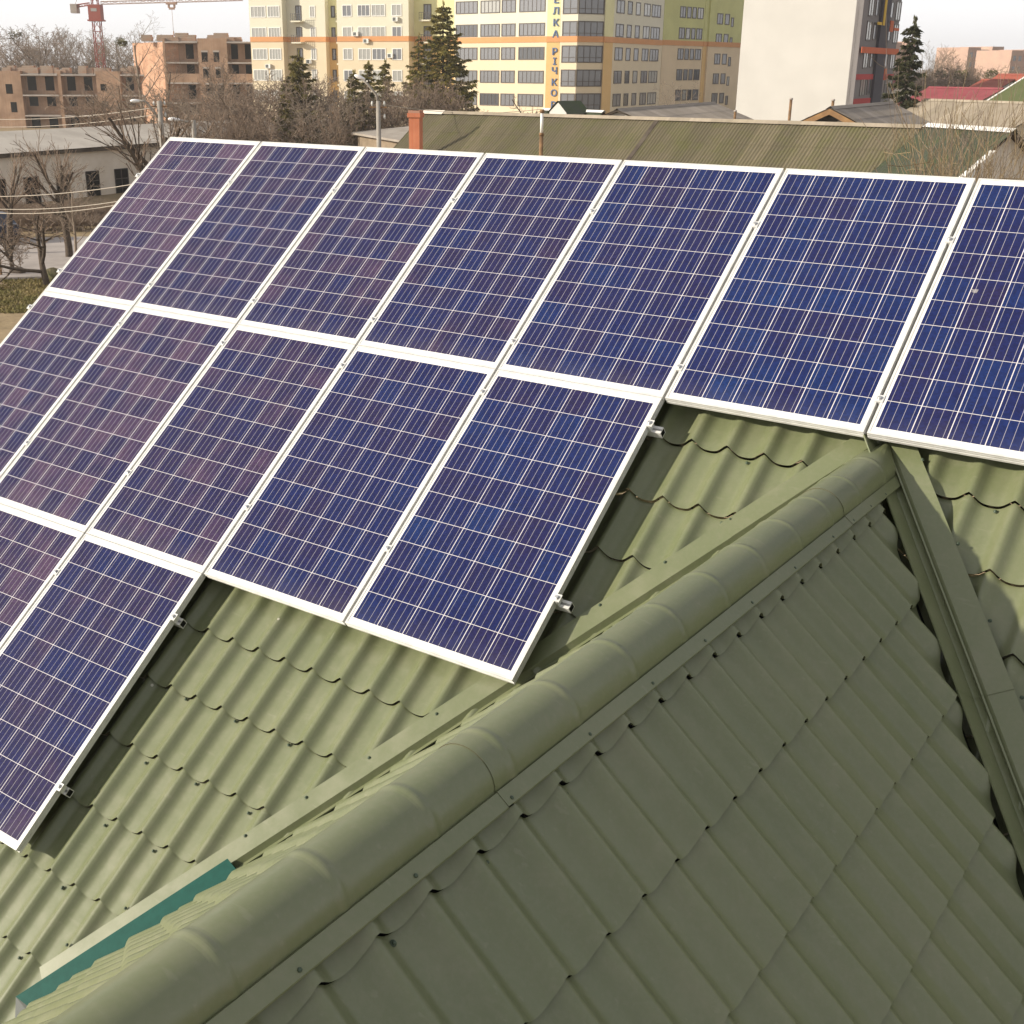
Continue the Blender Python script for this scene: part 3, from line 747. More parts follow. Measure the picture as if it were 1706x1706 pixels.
ztall = fc.z(300, 69)
tall, ft2 = raw_building("taller unfinished brick shell with two balcony bays beside the cream apartments", Ta, Tb, ztall, 5,
                         [(uT(276), uT(330), True), (uT(379), uT(426), True)], [(0, uT(275.8)), (uT(330.2), uT(378.8)), (uT(426.2), fc.L)], 12, 2.9)
for (pa, pb, ya, yb) in ((336, 346, 87, 103), (356, 365, 87, 103), (337, 347, 114.5, 129.5), (358, 366, 114.5, 129.5), (340, 350, 141, 156), (360, 368, 141, 156)):
    mb = MB(); ft2.box(mb, ft2.u(pa, 95), ft2.u(pb, 95), ft2.z(pa, yb), ft2.z(pa, ya), -.1, .02); sub(mb, "window_opening", M_HOLE, tall)
    mb = MB(); ft2.box(mb, ft2.u(pa - .7, 95), ft2.u(pb + .7, 95), ft2.z(pa, ya), ft2.z(pa, ya) + .25, .0, .05); sub(mb, "lintel", M_SLAB, tall)
# plain lit end wall of the taller shell
Sa = at(222, 90, 209); fe = Face(Sa, Ta)
mb = MB(); fe.box(mb, 0, fe.L - .02, ZG, ztall - .1, -3.0, 0); sub(mb, "end_wall", M_BRICK2, tall)
# pallets of bricks on the roofs
def brick_stack(fc, px, w, z, h, o, label, grp):
    u0 = fc.u(px, 110); r = thing("brick_stack", label, "bricks", tuple(fc.p(u0, z, o)), math.atan2(fc.x.y, fc.x.x), grp)
    mb = MB(); k = 0
    n = max(1, int(h / .28))
    for j in range(n):
        jj = random.uniform(-.05, .05); ww = w * (1 - .06 * (j == n - 1)) 
        mb.box(-ww / 2 + jj, ww / 2 + jj, -.5, .5, .12 + j * .28, .12 + j * .28 + .265)
    mb.build("bricks", M_BRICK2, r)
    MB().box(-w / 2, w / 2, -.55, .55, 0, .1).build("pallet", M_SLAB, r)
gl_ = "brick stacks on the low shell's roof"; gt_ = "brick stacks on the taller shell's roof"
for px, w in ((6, 1.4), (13, 1.2), (20, 1.2), (32, 1.5), (42, 2.0), (52, 1.6), (64, 2.2), (74, 2.0), (84, 1.4), (98, 1.6), (106, 1.3), (133, 1.3), (141, 1.6), (160, 1.5), (169, 1.8), (207, 1.8), (217, 1.5), (238, 1.9), (250, 1.5)):
    brick_stack(fl, px, w, zlow + .02, random.choice((.6, .9, .9, 1.15)), -1.0 - random.random(), "pallet of new red bricks on the long low shell's roof", gl_)
for px, w in ((244, 1.6), (270, 1.6), (278, 1.8), (287, 2.0), (303, 2.0), (311, 1.8), (320, 1.2), (355, 1.8), (368, 2.2), (384, 1.4), (393, 1.6)):
    brick_stack(ft2, px, w, ztall + .0, random.choice((.6, .9, 1.15)), -1.2 - random.random() * .6, "pallet of new red bricks on the taller shell's roof", gt_)

# ------------------------------------------------------------------ tower crane
M_CRANE, *_ = principled("crane_paint", (.30, .075, .055), .6); M_CRANE2, *_ = principled("crane_yellowed_steel", (.42, .27, .20), .6)
cb = at(168, 110, 232)
crane = thing("tower_crane", "red tower crane with lattice mast and long jib over the brick shells", "crane", (cb.x, cb.y, ZG))
cr = Vector((RIGHT.x, RIGHT.y, 0)).normalized(); cf = Vector((-cr.y, cr.x, 0))
base = Vector((cb.x, cb.y, 0))
def lat(mb, p0, p1, w, step, r, ex, ey):
    n = max(2, int((p1 - p0).length / step)); cs = [(-1, -1), (1, -1), (1, 1), (-1, 1)]
    for a, b in cs: mb.tube([p0 + ex * a * w + ey * b * w, p1 + ex * a * w + ey * b * w], r, 4, cap=False, smooth=False)
    for k in range(n):
        q0, q1 = p0.lerp(p1, k / n), p0.lerp(p1, (k + 1) / n)
        for j in range(4):
            a, b = cs[j], cs[(j + 1) % 4]
            mb.tube([q0 + ex * a[0] * w + ey * a[1] * w, q1 + ex * b[0] * w + ey * b[1] * w], r * .6, 3, cap=False, smooth=False)
            mb.tube([q0 + ex * a[0] * w + ey * a[1] * w, q0 + ex * b[0] * w + ey * b[1] * w], r * .6, 3, cap=False, smooth=False)
zc_ = at(168, 33, 232).z; zj = at(168, 9, 232).z
mb = MB(); lat(mb, base + Vector((0, 0, ZG)), base + Vector((0, 0, zc_)), .62, 1.7, .10, cr, cf); sub(mb, "mast", M_CRANE, crane)
mb = MB()
Mc = frame(base, cr, cf, Vector((0, 0, 1)))
mb.box(-1.05, 1.05, -1.0, 1.0, zc_, zj + .1, 0, Mc); mb.box(-.55, .45, -1.03, -1.0, zc_ + 1.3, zj - .5, 1, Mc); mb.box(-1.25, 1.25, -1.2, 1.2, zc_ - .25, zc_, 0, Mc); sub(mb, "cab", [M_CRANE, M_GLASS2], crane)
mb = MB(); lat(mb, base + Vector((0, 0, zj + .1)), base + Vector((0, 0, zj + 7)), .5, 1.4, .09, cr, cf); sub(mb, "mast_head", M_CRANE, crane)
J0 = base + Vector((0, 0, zj + .35)); J1 = at(404, -1.5, 224)
mb = MB(); jd = (J1 - J0).normalized(); ey = Vector((0, 0, 1)); ex = jd.cross(ey).normalized()
lat(mb, J0 + jd * 1.1, J1, .22, 1.6, .06, ex, ey); sub(mb, "jib", M_CRANE2, crane)
J2 = at(124, 10.5, 234)
mb = MB(); jd2 = (J2 - J0).normalized(); lat(mb, J0 + jd2 * 1.1, J2, .20, 1.6, .07, ex, ey); sub(mb, "counter_jib", M_CRANE, crane)
mb = MB(); Mj = frame(J2, cr, cf, Vector((0, 0, 1))); mb.box(-.5, .6, -.9, .9, -1.1, .35, 0, Mj); sub(mb, "counterweight", M_SLAB, crane)
mb = MB(); mb.tube([base + Vector((0, 0, zj + 7)), J1.lerp(J0, .35)], .04, 4); mb.tube([base + Vector((0, 0, zj + 7)), J2], .04, 4); sub(mb, "stay_cable", M_CRANE2, crane)
hk = J0.lerp(J1, .52)
mb = MB(); Mh = frame(hk, cr, cf, Vector((0, 0, 1)))
mb.box(-.9, .9, -.4, .4, -.55, -.25, 0, Mh); mb.box(-.6, -.35, -.3, .3, -1.1, -.55, 0, Mh); mb.box(.35, .6, -.3, .3, -1.1, -.55, 0, Mh); mb.box(-.45, .45, -.3, .3, -1.35, -1.0, 0, Mh); sub(mb, "trolley", M_CRANE2, crane)
mb = MB(); mb.tube([hk + Vector((0, 0, -1.35)), hk + Vector((0, 0, -4.8))], .045, 4); mb.tube([hk + Vector((0, 0, -4.8)), hk + Vector((0, 0, -5.3)), hk + Vector((.2, .1, -5.5))], .12, 5); sub(mb, "hook", M_CRANE2, crane)

# ------------------------------------------------------------------ long garage at the left
M_PALE = noisy("dirty_white_render", (.76, .70, .62), (.62, .55, .46), .7, .9, 6, lo=.3, hi=.7)
M_FELT = noisy("bleached_roof_felt", (.54, .49, .43), (.43, .385, .335), .5, .95, 6)
M_FASCIA = noisy("dark_fascia", (.10, .08, .06), (.06, .045, .035), 1.5, .9)
Ga, Gb = gz(-60, 352, ZG), None
ga = Vector((Ga.x, Ga.y, 0))
f0 = Face(ga, ga + GY * 60)
gar = thing("garage", "long low garage with pale walls, tall dark windows and a bleached flat roof", "building", (ga.x, ga.y, ZG))
ze = f0.z(120, 247)
mb = MB(); f0.box(mb, -4, 48, ZG, ze - .3, -8, 0); sub(mb, "wall", M_PALE, gar)
mb = MB(); f0.box(mb, -4.2, 48.2, ze - .3, ze, -8.2, .35); sub(mb, "eaves", M_FASCIA, gar)
mb = MB()
ra = [(u, o, z) for u in (-4.3, 48.3) for o, z in ((.45, ze + .003), (-4.5, ze + 1.15), (-8.4, ze + .003))]
mb.add([f0.p(u, z, o) for u, o, z in ra], [(0, 1, 4, 3), (1, 2, 5, 4), (0, 2, 1), (3, 4, 5)]); sub(mb, "roof", M_FELT, gar)
for pa, pb, ya, yb in ((-8, 9.5, 299, 345), (41, 66, 295, 345), (95, 116, 291, 345), (145, 166.5, 285, 332), (193, 215, 281, 328), (238, 258, 277, 322)):
    u0, u1 = f0.u(pa, 315), f0.u(pb, 315); z1 = f0.z((pa + pb) / 2, ya); z0 = f0.z((pa + pb) / 2, yb)
    mb = MB(); f0.box(mb, u0, u1, z0, z1, -.2, .012, 1)
    for k in (0, .5, 1): f0.box(mb, u0 + (u1 - u0) * k - .03, u0 + (u1 - u0) * k + .03, z0, z1, .013, .05)
    for k in (0, .33, .66, 1): f0.box(mb, u0, u1, z0 + (z1 - z0) * k - .03, z0 + (z1 - z0) * k + .03, .013, .045)
    sub(mb, "window", [M_DFRAME, M_HOLE], gar)
# second low shed behind the lamp post
M_BOARDW = noisy('weathered_boards', (.26, .20, .14), (.19, .145, .10), 1.5, .9)
M_FELT2 = noisy('dull_roof_felt', (.34, .30, .26), (.26, .225, .19), .8, .95, 6)
f2 = Face(at(596, 230, 92), at(692, 232, 80))
sh = thing("low_shed", "low shed with a weathered grey roof behind the grey lamp post", "shed", tuple(f2.p(0, ZG)))
z2 = f2.z(660, 231)
mb = MB(); f2.box(mb, 0, f2.L, ZG, z2 - .15, -6, 0); sub(mb, "wall", M_BOARDW, sh)
mb = MB(); mb.add([f2.p(u, z, o) for u in (-.3, f2.L + .3) for o, z in ((.4, z2), (.4, z2 - .14), (-6.2, z2 + .55), (-6.2, z2 + .4))], [(0, 2, 6, 4), (0, 4, 5, 1), (2, 3, 7, 6), (0, 1, 3, 2), (4, 6, 7, 5), (1, 5, 7, 3)]); sub(mb, "roof", M_FELT2, sh)

# ------------------------------------------------------------------ corrugated roofs on the right
def slate_mat(name, c1, c2, moss, amt=.5, sheet=1.05):
    mt, n, l, b = principled(name, c1, .9, 0, .25); t = NT(mt)
    v = t.coord()
    sx = n.new("ShaderNodeSeparateXYZ"); l.new(v, sx.inputs[0])
    wn_ = n.new("ShaderNodeTexWhiteNoise"); wn_.noise_dimensions = '1D'
    l.new(t.math('FLOOR', t.math('DIVIDE', sx.outputs[0], sheet)), wn_.inputs["W"])
    f_ = t.noise(v, .8, 6, .7); g = t.noise(t.scale(v, (3., .25, .25)), 1.5, 4, .6)
    c = t.mix(t.step(g, .3, .7), c1, c2)
    c = t.mix(t.math('MULTIPLY', wn_.outputs[0], .55), c, tuple(x * .62 for x in c2))
    c = t.mix(t.math('MULTIPLY', t.step(f_, .45, .70), amt), c, moss)
    l.new(c, b.inputs["Base Color"])
    return mt
M_SLATE = slate_mat("mossy_corrugated_cement", (.175, .145, .095), (.120, .105, .066), (.105, .110, .034), .6)
M_SLATE2 = slate_mat("grey_corrugated_cement", (.36, .31, .275), (.29, .255, .22), (.22, .19, .14), .4)
M_SLATE3 = slate_mat("dark_green_corrugated", (.075, .085, .060), (.055, .062, .045), (.055, .085, .025), .7)
M_SLATE4 = slate_mat("tan_corrugated_cement", (.42, .355, .275), (.34, .285, .22), (.24, .205, .13), .5)
def corrugated(L, W, pitch=.16, amp=.025, gap=None):
    """roof sheet: x along the ridge 0..L, y down the slope 0..W, wavy in z"""
    mb = MB(); n = int(L / pitch * 4); rows = max(2, int(W / 1.6) + 1); vs = []; fs = []
    for j in range(rows):
        y0, y1 = W * j / rows, W * (j + 1) / rows + (.08 if j < rows - 1 else 0)
        o = len(vs)
        for y, h in ((y0, 0.), (y1, .012)):
            for i in range(n + 1):
                x = L * i / n; vs.append((x, y, h + amp * math.cos(2 * math.pi * x / pitch) + .03))
        fs += [(o + i, o + i + 1, o + n + 2 + i, o + n + 1 + i) for i in range(n)]
    mb.add(vs, fs, 0, True)
    mb.box(0, L, 0, W, -.05, -.01, 1)
    return mb
def gable_house(name, label, cat, r0, r1, run, fall, mroof, mwall, back=None, overhang=.4, wall_in=.5, ridge=None, gable=None):
    """ridge from r0 to r1 (left to right), slope towards the viewer with horizontal run and fall, the same behind"""
    x = (r1 - r0); L = x.length; x.normalize(); h = Vector((x.x, x.y, 0)).normalized(); n = h.cross(Vector((0, 0, 1)))
    if n.dot(CAM - r0) < 0: n = -n
    root = thing(name, label, cat, (r0.x, r0.y, ZG))
    W = math.hypot(run, fall)
    for sgn, nm in ((1, "roof_slope"), (-1, "roof_slope")):
        y = (n * sgn * run - Vector((0, 0, fall))).normalized(); zz_ = x.cross(y)
        if zz_.z < 0: zz_ = -zz_
        mb = corrugated(L, W); o = mb.build(nm, [mroof, M_FASCIA], root)
        o.matrix_local = Matrix.Translation(-Vector(root.location)) @ frame(r0, x, y, zz_)
    mb = MB()                                            # ridge capping
    mr = ridge or mroof
    vs = [p + n * k + Vector((0, 0, z)) for p in (r0 - x * .05, r1 + x * .05) for k, z in ((-.22, -.02), (0, .12), (.22, -.02))]
    mb.add(vs, [(0, 1, 4, 3), (1, 2, 5, 4)]); sub(mb, "ridge_capping", mr, root)
    mb = MB(); i = overhang; ze_ = -fall * (run - wall_in) / run - .06
    a, b = r0 + x * i, r1 - x * i
    pts = []
    for p in (a, b):
        pts += [Vector((0, 0, ZG)) + Vector((p.x, p.y, 0)) - n * (run - wall_in), p - n * (run - wall_in) + Vector((0, 0, ze_)), p + Vector((0, 0, -.08)), p + n * (run - wall_in) + Vector((0, 0, ze_)), Vector((p.x, p.y, ZG)) + n * (run - wall_in)]
    mb.add(pts, [(0, 1, 2, 3, 4), (9, 8, 7, 6, 5), (0, 5, 6, 1), (4, 3, 8, 9)]); sub(mb, "wall", mwall, root)
    return root, x, n
r0, r1 = at(709, 191, 66.5), at(1536, 208, 54.2); r1.z = r0.z = (r0.z + r1.z) / 2
shed, xs, ns = gable_house("barn", "long barn whose mossy brown corrugated roof stretches behind the solar panels", "building", r0, r1, 3.9, 2.55, M_SLATE, M_PALE, ridge=M_SLATE4)
mb = MB()                                                # darker seam where two lengths of roof meet
q0 = hit(1097, 203, r0, ns); 
mid = r0 + xs * (q0 - r0).dot(xs); yv = (ns * 3.9 - Vector((0, 0, 2.55))).normalized(); nv = xs.cross(yv); nv = nv if nv.z > 0 else -nv
Wd = math.hypot(3.9, 2.55)
mb.add([mid + nv * .075 - xs * .09, mid + nv * .075 + xs * .09, mid + yv * Wd + nv * .075 + xs * .09, mid + yv * Wd + nv * .075 - xs * .09,
        mid + nv * .06 - xs * .12, mid + nv * .06 + xs * .12, mid + yv * Wd + nv * .06 + xs * .12, mid + yv * Wd + nv * .06 - xs * .12], [(0, 1, 2, 3), (0, 3, 7, 4), (1, 5, 6, 2)])
sub(mb, "roof_seam", M_FASCIA, shed)
mb = MB()
mb.add([r0 + xs * k + ns * j + Vector((0, 0, z)) for k in (-.1, 1.3) for j, z in ((-.3, .0), (0, .14), (.30, -.04))], [(0, 1, 4, 3), (1, 2, 5, 4)]); sub(mb, "ridge_sheet", M_PALE, shed)

# brick chimney and flue pipe
def chimney(px0, px1, ptop, dist, label):
    a, b = at(px0, ptop, dist), at(px1, ptop, dist); w = (b - a).length; c = (a + b) / 2
    t = thing("brick_chimney", label, "chimney", (c.x, c.y, ZG), R(20))
    h = c.z - ZG; k = w * .40
    MB().box(-k, k, -k, k, 0, h - .25).build("shaft", M_BRICK3, t)
    MB().box(-k - .05, k + .05, -k - .05, k + .05, h - .25, h - .09).build("collar", M_BRICK3, t)
    mb = MB(); mb.box(-k - .02, k + .02, -k - .02, k + .02, h - .09, h); mb.box(-k * .5, k * .5, -k * .5, k * .5, h, h + .004, 1); mb.build("cap", [M_BRICK3, M_HOLE], t)
M_BRICK3 = brick_mat("chimney_brick", (.52, .17, .09), (.58, .24, .13), 1.6)
chimney(681, 704, 184, 49, "orange red brick chimney at the barn's left end")
pp = at(903, 188, 46)
t = thing("flue_pipe", "thin flue pipe, white above and rusty brown below, in front of the barn roof", "pipe", (pp.x, pp.y, ZG))
hp = pp.z - ZG
zm = at(902.5, 224, 46).z - ZG
M_RUST = noisy("rusty_pipe", (.26, .15, .07), (.14, .08, .04), 4, .8)
MB().tube([(0, 0, 0), (0, 0, zm)], .075, 10).build("lower_pipe", M_RUST, t)
MB().tube([(0, 0, zm), (0, 0, hp)], .058, 10).build("upper_pipe", M_WFRAME, t)
MB().tube([(0, 0, zm - .05), (0, 0, zm + .06)], .09, 10).build("joint", M_RUST, t)
MB().tube([(0, 0, hp + .0), (0, 0, hp + .12)], [.085, .085], 10).build("cowl", M_RUST, t)

# small dark green house with the white dormer
a, b = at(906, 183, 84), at(1006, 183, 80); b.z = a.z
sm, x, n = gable_house("small_house", "small house with a dark green corrugated roof and white dormer behind the barn", "house", a, b, 2.6, 1.9, M_SLATE3, M_WHITEWALL, ridge=M_WFRAME)
dp = a.lerp(b, .60) + n * 1.3 + Vector((0, 0, -.95))
mb = MB(); Md = frame(dp, x, n, Vector((0, 0, 1)))
mb.box(-.78, .78, -1., .55, -.6, .95, 0, Md)
mb.add([Md @ Vector(p) for p in ((-.78, .55, .95), (.78, .55, .95), (0, .55, 1.5), (-.78, -1., .95), (.78, -1., .95), (0, -1., 1.5))], [(0, 1, 2)])
dm = sub(mb, "dormer", M_WHITEWALL, sm)
mb = MB(); mb.add([Md @ Vector(p) for p in ((-.95, .65, .85), (0, .65, 1.6), (.95, .65, .85), (-.95, -1.4, .85), (0, -1.4, 1.6), (.95, -1.4, .85))], [(0, 1, 4, 3), (1, 2, 5, 4)])
o = mb.build("dormer_roof", M_SLATE3, dm); o.matrix_local = Matrix()
for k in (-.38, .14):
    mb = MB(); mb.box(k, k + .26, .551, .58, .2, .7, 0, Md); o = mb.build("dormer_window", M_HOLE, dm)

# bungalow with a pale gable
a, b = at(1047, 181, 84), at(1232, 172, 97); b.z = a.z = (a.z + b.z) / 2
# its ridge runs away from us; the near gable is pale
gb, x, n = gable_house("bungalow", "bungalow with a wide weathered grey roof and white gable, left of the white tower", "house", at(1028, 184, 78), at(1190, 172, 96), 5.2, 1.9, M_SLATE2, M_WHITEWALL)
pa_ = at(1341, 192, 74)
for px, py0, d_, lb, h in ((1318, 166, 78, "thin rusty post standing before the blank white wall", 0), (1388, 168, 79, "thinner grey post right of the rusty one, before the white wall", 0), (1225, 186, 88, "short rusty flue on the bungalow's far end beside the white wall", 0)):
    q = at(px, py0, d_); t = thing("vent_post", lb, "post", (q.x, q.y, ZG))
    hh = q.z - ZG
    MB().tube([(0, 0, 0), (0, 0, hh)], .09, 8).build("post", M_RUST, t); MB().tube([(0, 0, hh), (0, 0, hh + .1)], [.13, .10], 8).build("post_cap", M_SLAB, t)

# house with the brown gable boards, gable towards us
pk = at(1383, 181, 66); far = at(1487, 171, 79); far.z = pk.z
gh, x, n = gable_house("gabled_house", "house with brown boarded gable and grey corrugated roof, right of the white wall", "house", pk, far, 3.3, 1.55, M_SLATE2, M_FASCIA)
M_BOARD = noisy("ochre_bargeboard", (.30, .17, .07), (.20, .11, .05), 2, .8)
for sgn in (1, -1):
    y = n * sgn * 3.35 - Vector((0, 0, 1.58)); mb = MB()
    mb.add([pk - x * .06, pk - x * .06 + y, pk - x * .06 + y + Vector((0, 0, -.28)), pk - x * .06 + Vector((0, 0, -.28)), pk - x * .01, pk - x * .01 + y, pk - x * .01 + y + Vector((0, 0, -.28)), pk - x * .01 + Vector((0, 0, -.28))],
           [(0, 1, 2, 3), (4, 7, 6, 5), (0, 4, 5, 1), (2, 6, 7, 3), (1, 5, 6, 2)]); sub(mb, "bargeboard", M_BOARD, gh)

# right-hand roofs
r0, r1 = at(1546, 210, 52), at(1692, 212, 48.5); r1.z = r0.z
rr, x, n = gable_house("green_shed", "shed with a dark mossy corrugated roof and white verge behind the bare bushes", "shed", r0, r1, 3.9, 2.9, M_SLATE3, M_PALE, ridge=M_WFRAME)
y = (n * 3.9 - Vector((0, 0, 2.9)))
mb = MB(); e = Vector((0, 0, 1)); vz = [r1 + x * .02 + y * k + e * h for k in (.25, 1.02) for h in (.12, -.14)] + [r1 + x * .30 + y * k + e * h for k in (.25, 1.02) for h in (.12, -.14)]
mb.add(vz, [(0, 2, 6, 4), (0, 1, 3, 2), (4, 6, 7, 5), (2, 3, 7, 6), (0, 4, 5, 1)]); sub(mb, "verge_board", M_WFRAME, rr)
r0, r1 = at(1541, 167, 92), at(1760, 168, 84); r1.z = r0.z
lr, x, n = gable_house("long_house", "long pale-walled house with a tan speckled corrugated roof on the right", "house", r0, r1, 4.6, 2.0, M_SLATE4, M_PEACH, wall_in=.3)
mb = MB(); yv = n * 4.62 - e * 2.0
mb.add([p + yv + e * h + n * k for p in (r0, r1) for h, k in ((.06, .02), (-.14, .02))], [(0, 1, 3, 2)]); sub(mb, "gutter", M_RUST, lr)
M_PINK = noisy("crimson_tin", (.31, .075, .085), (.25, .06, .07), .5, .5); M_PINK2 = noisy("orange_red_tin", (.37, .10, .065), (.31, .085, .055), .5, .5)
M_GREENTIN = noisy("green_tin", (.10, .115, .045), (.08, .095, .035), .6, .6)
def tin_house(label, px0, px1, py, d0, d1, run, fall, mat, wall=M_PALE):
    a, b = at(px0, py, d0), at(px1, py, d1); b.z = a.z
    return gable_house("tin_roofed_house", label, "house", a, b, run, fall, mat, wall)
tin_house("house with a long crimson tin roof beyond the conifer on the right", 1548, 1672, 146, 128, 122, 5.5, 2.2, M_PINK)
tin_house("house with a paler crimson roof end left of the right-hand conifer", 1478, 1512, 134, 150, 148, 5., 2.4, M_PINK)
tin_house("white house with an orange red roof above the crimson one", 1636, 1690, 133, 160, 158, 4., 1.3, M_PINK2, M_WHITEWALL)
tin_house("house with a bright red roof in front of the far brick flats", 1664, 1720, 124, 190, 186, 4., 2.2, M_PINK2)
a, b = at(1712, 128, 118), at(1800, 128, 112); b.z = a.z
tin, x, n = gable_house("tin_roofed_house", "house with a moss green tin roof and white verge at the right edge", "house", a, b, 3.6, 2.2, M_GREENTIN, M_PALE)
y = n * 3.6 - e * 2.2
mb = MB(); vz = [a - x * k + y * j + e * h for k in (0, .25) for j in (0, 1) for h in (.12, -.12)]
mb.add(vz, [(0, 1, 3, 2), (4, 6, 7, 5), (0, 2, 6, 4), (2, 3, 7, 6)]); sub(mb, "verge_board", M_WFRAME, tin)

# far flats
M_FARBRICK = noisy("far_brick", (.46, .31, .24), (.40, .27, .22), .4, .9); M_FARPALE = noisy("far_pale", (.66, .58, .50), (.60, .52, .45), .4, .9)
def flats(label, px0, px1, ytop, d, m1, m2):
    A, B = at(px0, 100, d), at(px1, 100, d * 1.03); fc = Face(A, B)
    root = thing("block_of_flats", label, "building", (A.x, A.y, ZG)); zt_ = fc.z((px0 + px1) / 2, ytop)
    mb = MB(); fc.box(mb, 0, fc.L * .36, ZG, zt_, -12, 0); sub(mb, "wall", m1, root)
    mb = MB(); fc.box(mb, fc.L * .36 + .01, fc.L * .66, ZG, zt_ - .6, -12, -.8); sub(mb, "wall", m2, root)
    mb = MB(); fc.box(mb, fc.L * .66 + .01, fc.L, ZG, zt_ + .3, -12, .4); sub(mb, "wall", m1, root)
    z = zt_ - 2.2
    while z > -4:
        for k in (.06, .22, .72, .88):
            o = .4 if k > .66 else 0
            mb = MB(); fc.box(mb, fc.L * k, fc.L * (k + .08), z - .7, z + .7, o - .1, o + .03); sub(mb, "window", M_GLASS, root)
        z -= 2.9
flats("far brick and cream flats rising over the trees on the right", 1611, 1668, 79, 430, M_FARBRICK, M_FARPALE)
flats("far red brick flats at the right edge of the town", 1684, 1740, 84, 400, M_FARBRICK, M_FARBRICK)
flats("far orange brick flats half hidden by the right-hand conifer", 1488, 1520, 71, 330, M_FARBRICK, M_FARBRICK)
# ------------------------------------------------------------------ light haze over the town
mh = bpy.data.materials.new("haze"); mh.use_nodes = True
hn, hl = mh.node_tree.nodes, mh.node_tree.links; hn.clear()
ho = hn.new("ShaderNodeOutputMaterial"); hv = hn.new("ShaderNodeVolumePrincipled")
hv.inputs["Color"].default_value = (.96, .95, .95, 1); hv.inputs["Density"].default_value = .00034; hv.inputs["Anisotropy"].default_value = .2
hl.new(hv.outputs[0], ho.inputs["Volume"])
mb = MB(); mb.box(-1600, 1600, -1600, 1600, ZG - 1, 34)
tag(mb.build("haze", mh), kind='stuff')

# ------------------------------------------------------------------ trees
M_BARK = noisy("grey_brown_bark", (.10, .072, .050), (.16, .118, .082), 6, .95)
M_TWIG = noisy("brown_twigs", (.19, .135, .098), (.27, .20, .15), 3, .95)
M_TWIG2 = noisy("pale_twigs", (.26, .205, .155), (.20, .155, .12), 3, .95)
M_TWIG3 = noisy("ochre_twigs", (.27, .20, .11), (.19, .145, .09), 3, .95)
M_DARKBARK = noisy("dark_bark", (.055, .040, .030), (.10, .075, .055), 6, .95)
M_MISTLE = noisy("mistletoe", (.10, .10, .035), (.14, .13, .05), 8, .9)
def rv(rg, a): return Vector((rg.uniform(-a, a), rg.uniform(-a, a), rg.uniform(-a, a)))
def tilt(d, ang, az):
    d = d.normalized(); o = d.orthogonal().normalized(); q = d.cross(o)
    return (d * math.cos(ang) + (o * math.cos(az) + q * math.sin(az)) * math.sin(ang)).normalized()
class Bare:
    def __init__(s, seed): s.rg = random.Random(seed); s.t = MB(); s.w = MB()
    def limb(s, p, d, L, r, lev, cfg):
        rg = s.rg; n = 5 if lev == 0 else 4 if lev == 1 else 3
        pts = [p.copy()]; dirs = []
        for i in range(n):
            d = (d + rv(rg, cfg['wander']) + Vector((0, 0, cfg['up'][min(lev, len(cfg['up']) - 1)]))).normalized(); dirs.append(d)
            p = p + d * (L / n); pts.append(p.copy())
        r1 = r * cfg['taper']
        rad = [max(cfg['rmin'], r + (r1 - r) * i / n) for i in range(n + 1)]
        thick = r > cfg['rthick']
        (s.t if thick else s.w).tube(pts, rad, 6 if thick and lev < 2 else 4 if thick else 3, cap=False)
        if lev >= cfg['levels']: return
        k = cfg['kids'][lev]
        az = rg.uniform(0, 6.28)
        for j in range(k):
            f = cfg['start'][lev] + (1 - cfg['start'][lev]) * (j + rg.random() * .8) / k
            x = min(f, .999) * n; i = int(x); q = pts[i].lerp(pts[i + 1], x - i)
            az += 2.4 + rg.uniform(-.5, .5)
            a = R(rg.uniform(*cfg['ang'][lev]))
            s.limb(q, tilt(dirs[i], a, az), L * cfg['ratio'][lev] * rg.uniform(.7, 1.15) * (1.15 - .45 * f * (lev > 0)), max(cfg['rmin'], rad[i] * cfg['rr'][lev]), lev + 1, cfg)
CF = dict(
 natural=dict(levels=4, kids=(9, 6, 6, 4), start=(.22, .22, .2, .15), ang=((30, 55), (30, 55), (30, 60), (25, 60)), ratio=(.62, .55, .5, .5), rr=(.6, .55, .5, .5), wander=.10, up=(.0, .06, .04, .02), taper=.45, rmin=.017, rthick=.035, L=.62, r=.020),
 upright=dict(levels=4, kids=(9, 6, 5, 4), start=(.12, .2, .2, .15), ang=((16, 32), (15, 35), (20, 40), (20, 45)), ratio=(.55, .5, .5, .5), rr=(.5, .5, .5, .5), wander=.06, up=(.0, .12, .10, .06), taper=.35, rmin=.014, rthick=.035, L=.72, r=.016),
 pollard=dict(levels=3, kids=(7, 8, 5), start=(.60, .25, .15), ang=((22, 58), (12, 42), (14, 40)), ratio=(.55, .78, .42), rr=(.52, .36, .5), wander=.10, up=(.0, .07, .06), taper=.62, rmin=.010, rthick=.03, L=.50, r=.030),
 fruit=dict(levels=4, kids=(4, 5, 5, 4), start=(.35, .3, .2, .15), ang=((35, 70), (35, 70), (35, 75), (30, 70)), ratio=(.95, .62, .55, .5), rr=(.72, .6, .55, .5), wander=.18, up=(.0, .03, .05, .05), taper=.55, rmin=.008, rthick=.022, L=.42, r=.030),
 slender=dict(levels=4, kids=(12, 5, 4, 3), start=(.25, .2, .2, .2), ang=((30, 55), (25, 50), (25, 50), (25, 55)), ratio=(.34, .5, .5, .5), rr=(.45, .5, .5, .5), wander=.07, up=(.0, .08, .06, .03), taper=.3, rmin=.010, rthick=.025, L=.9, r=.014))
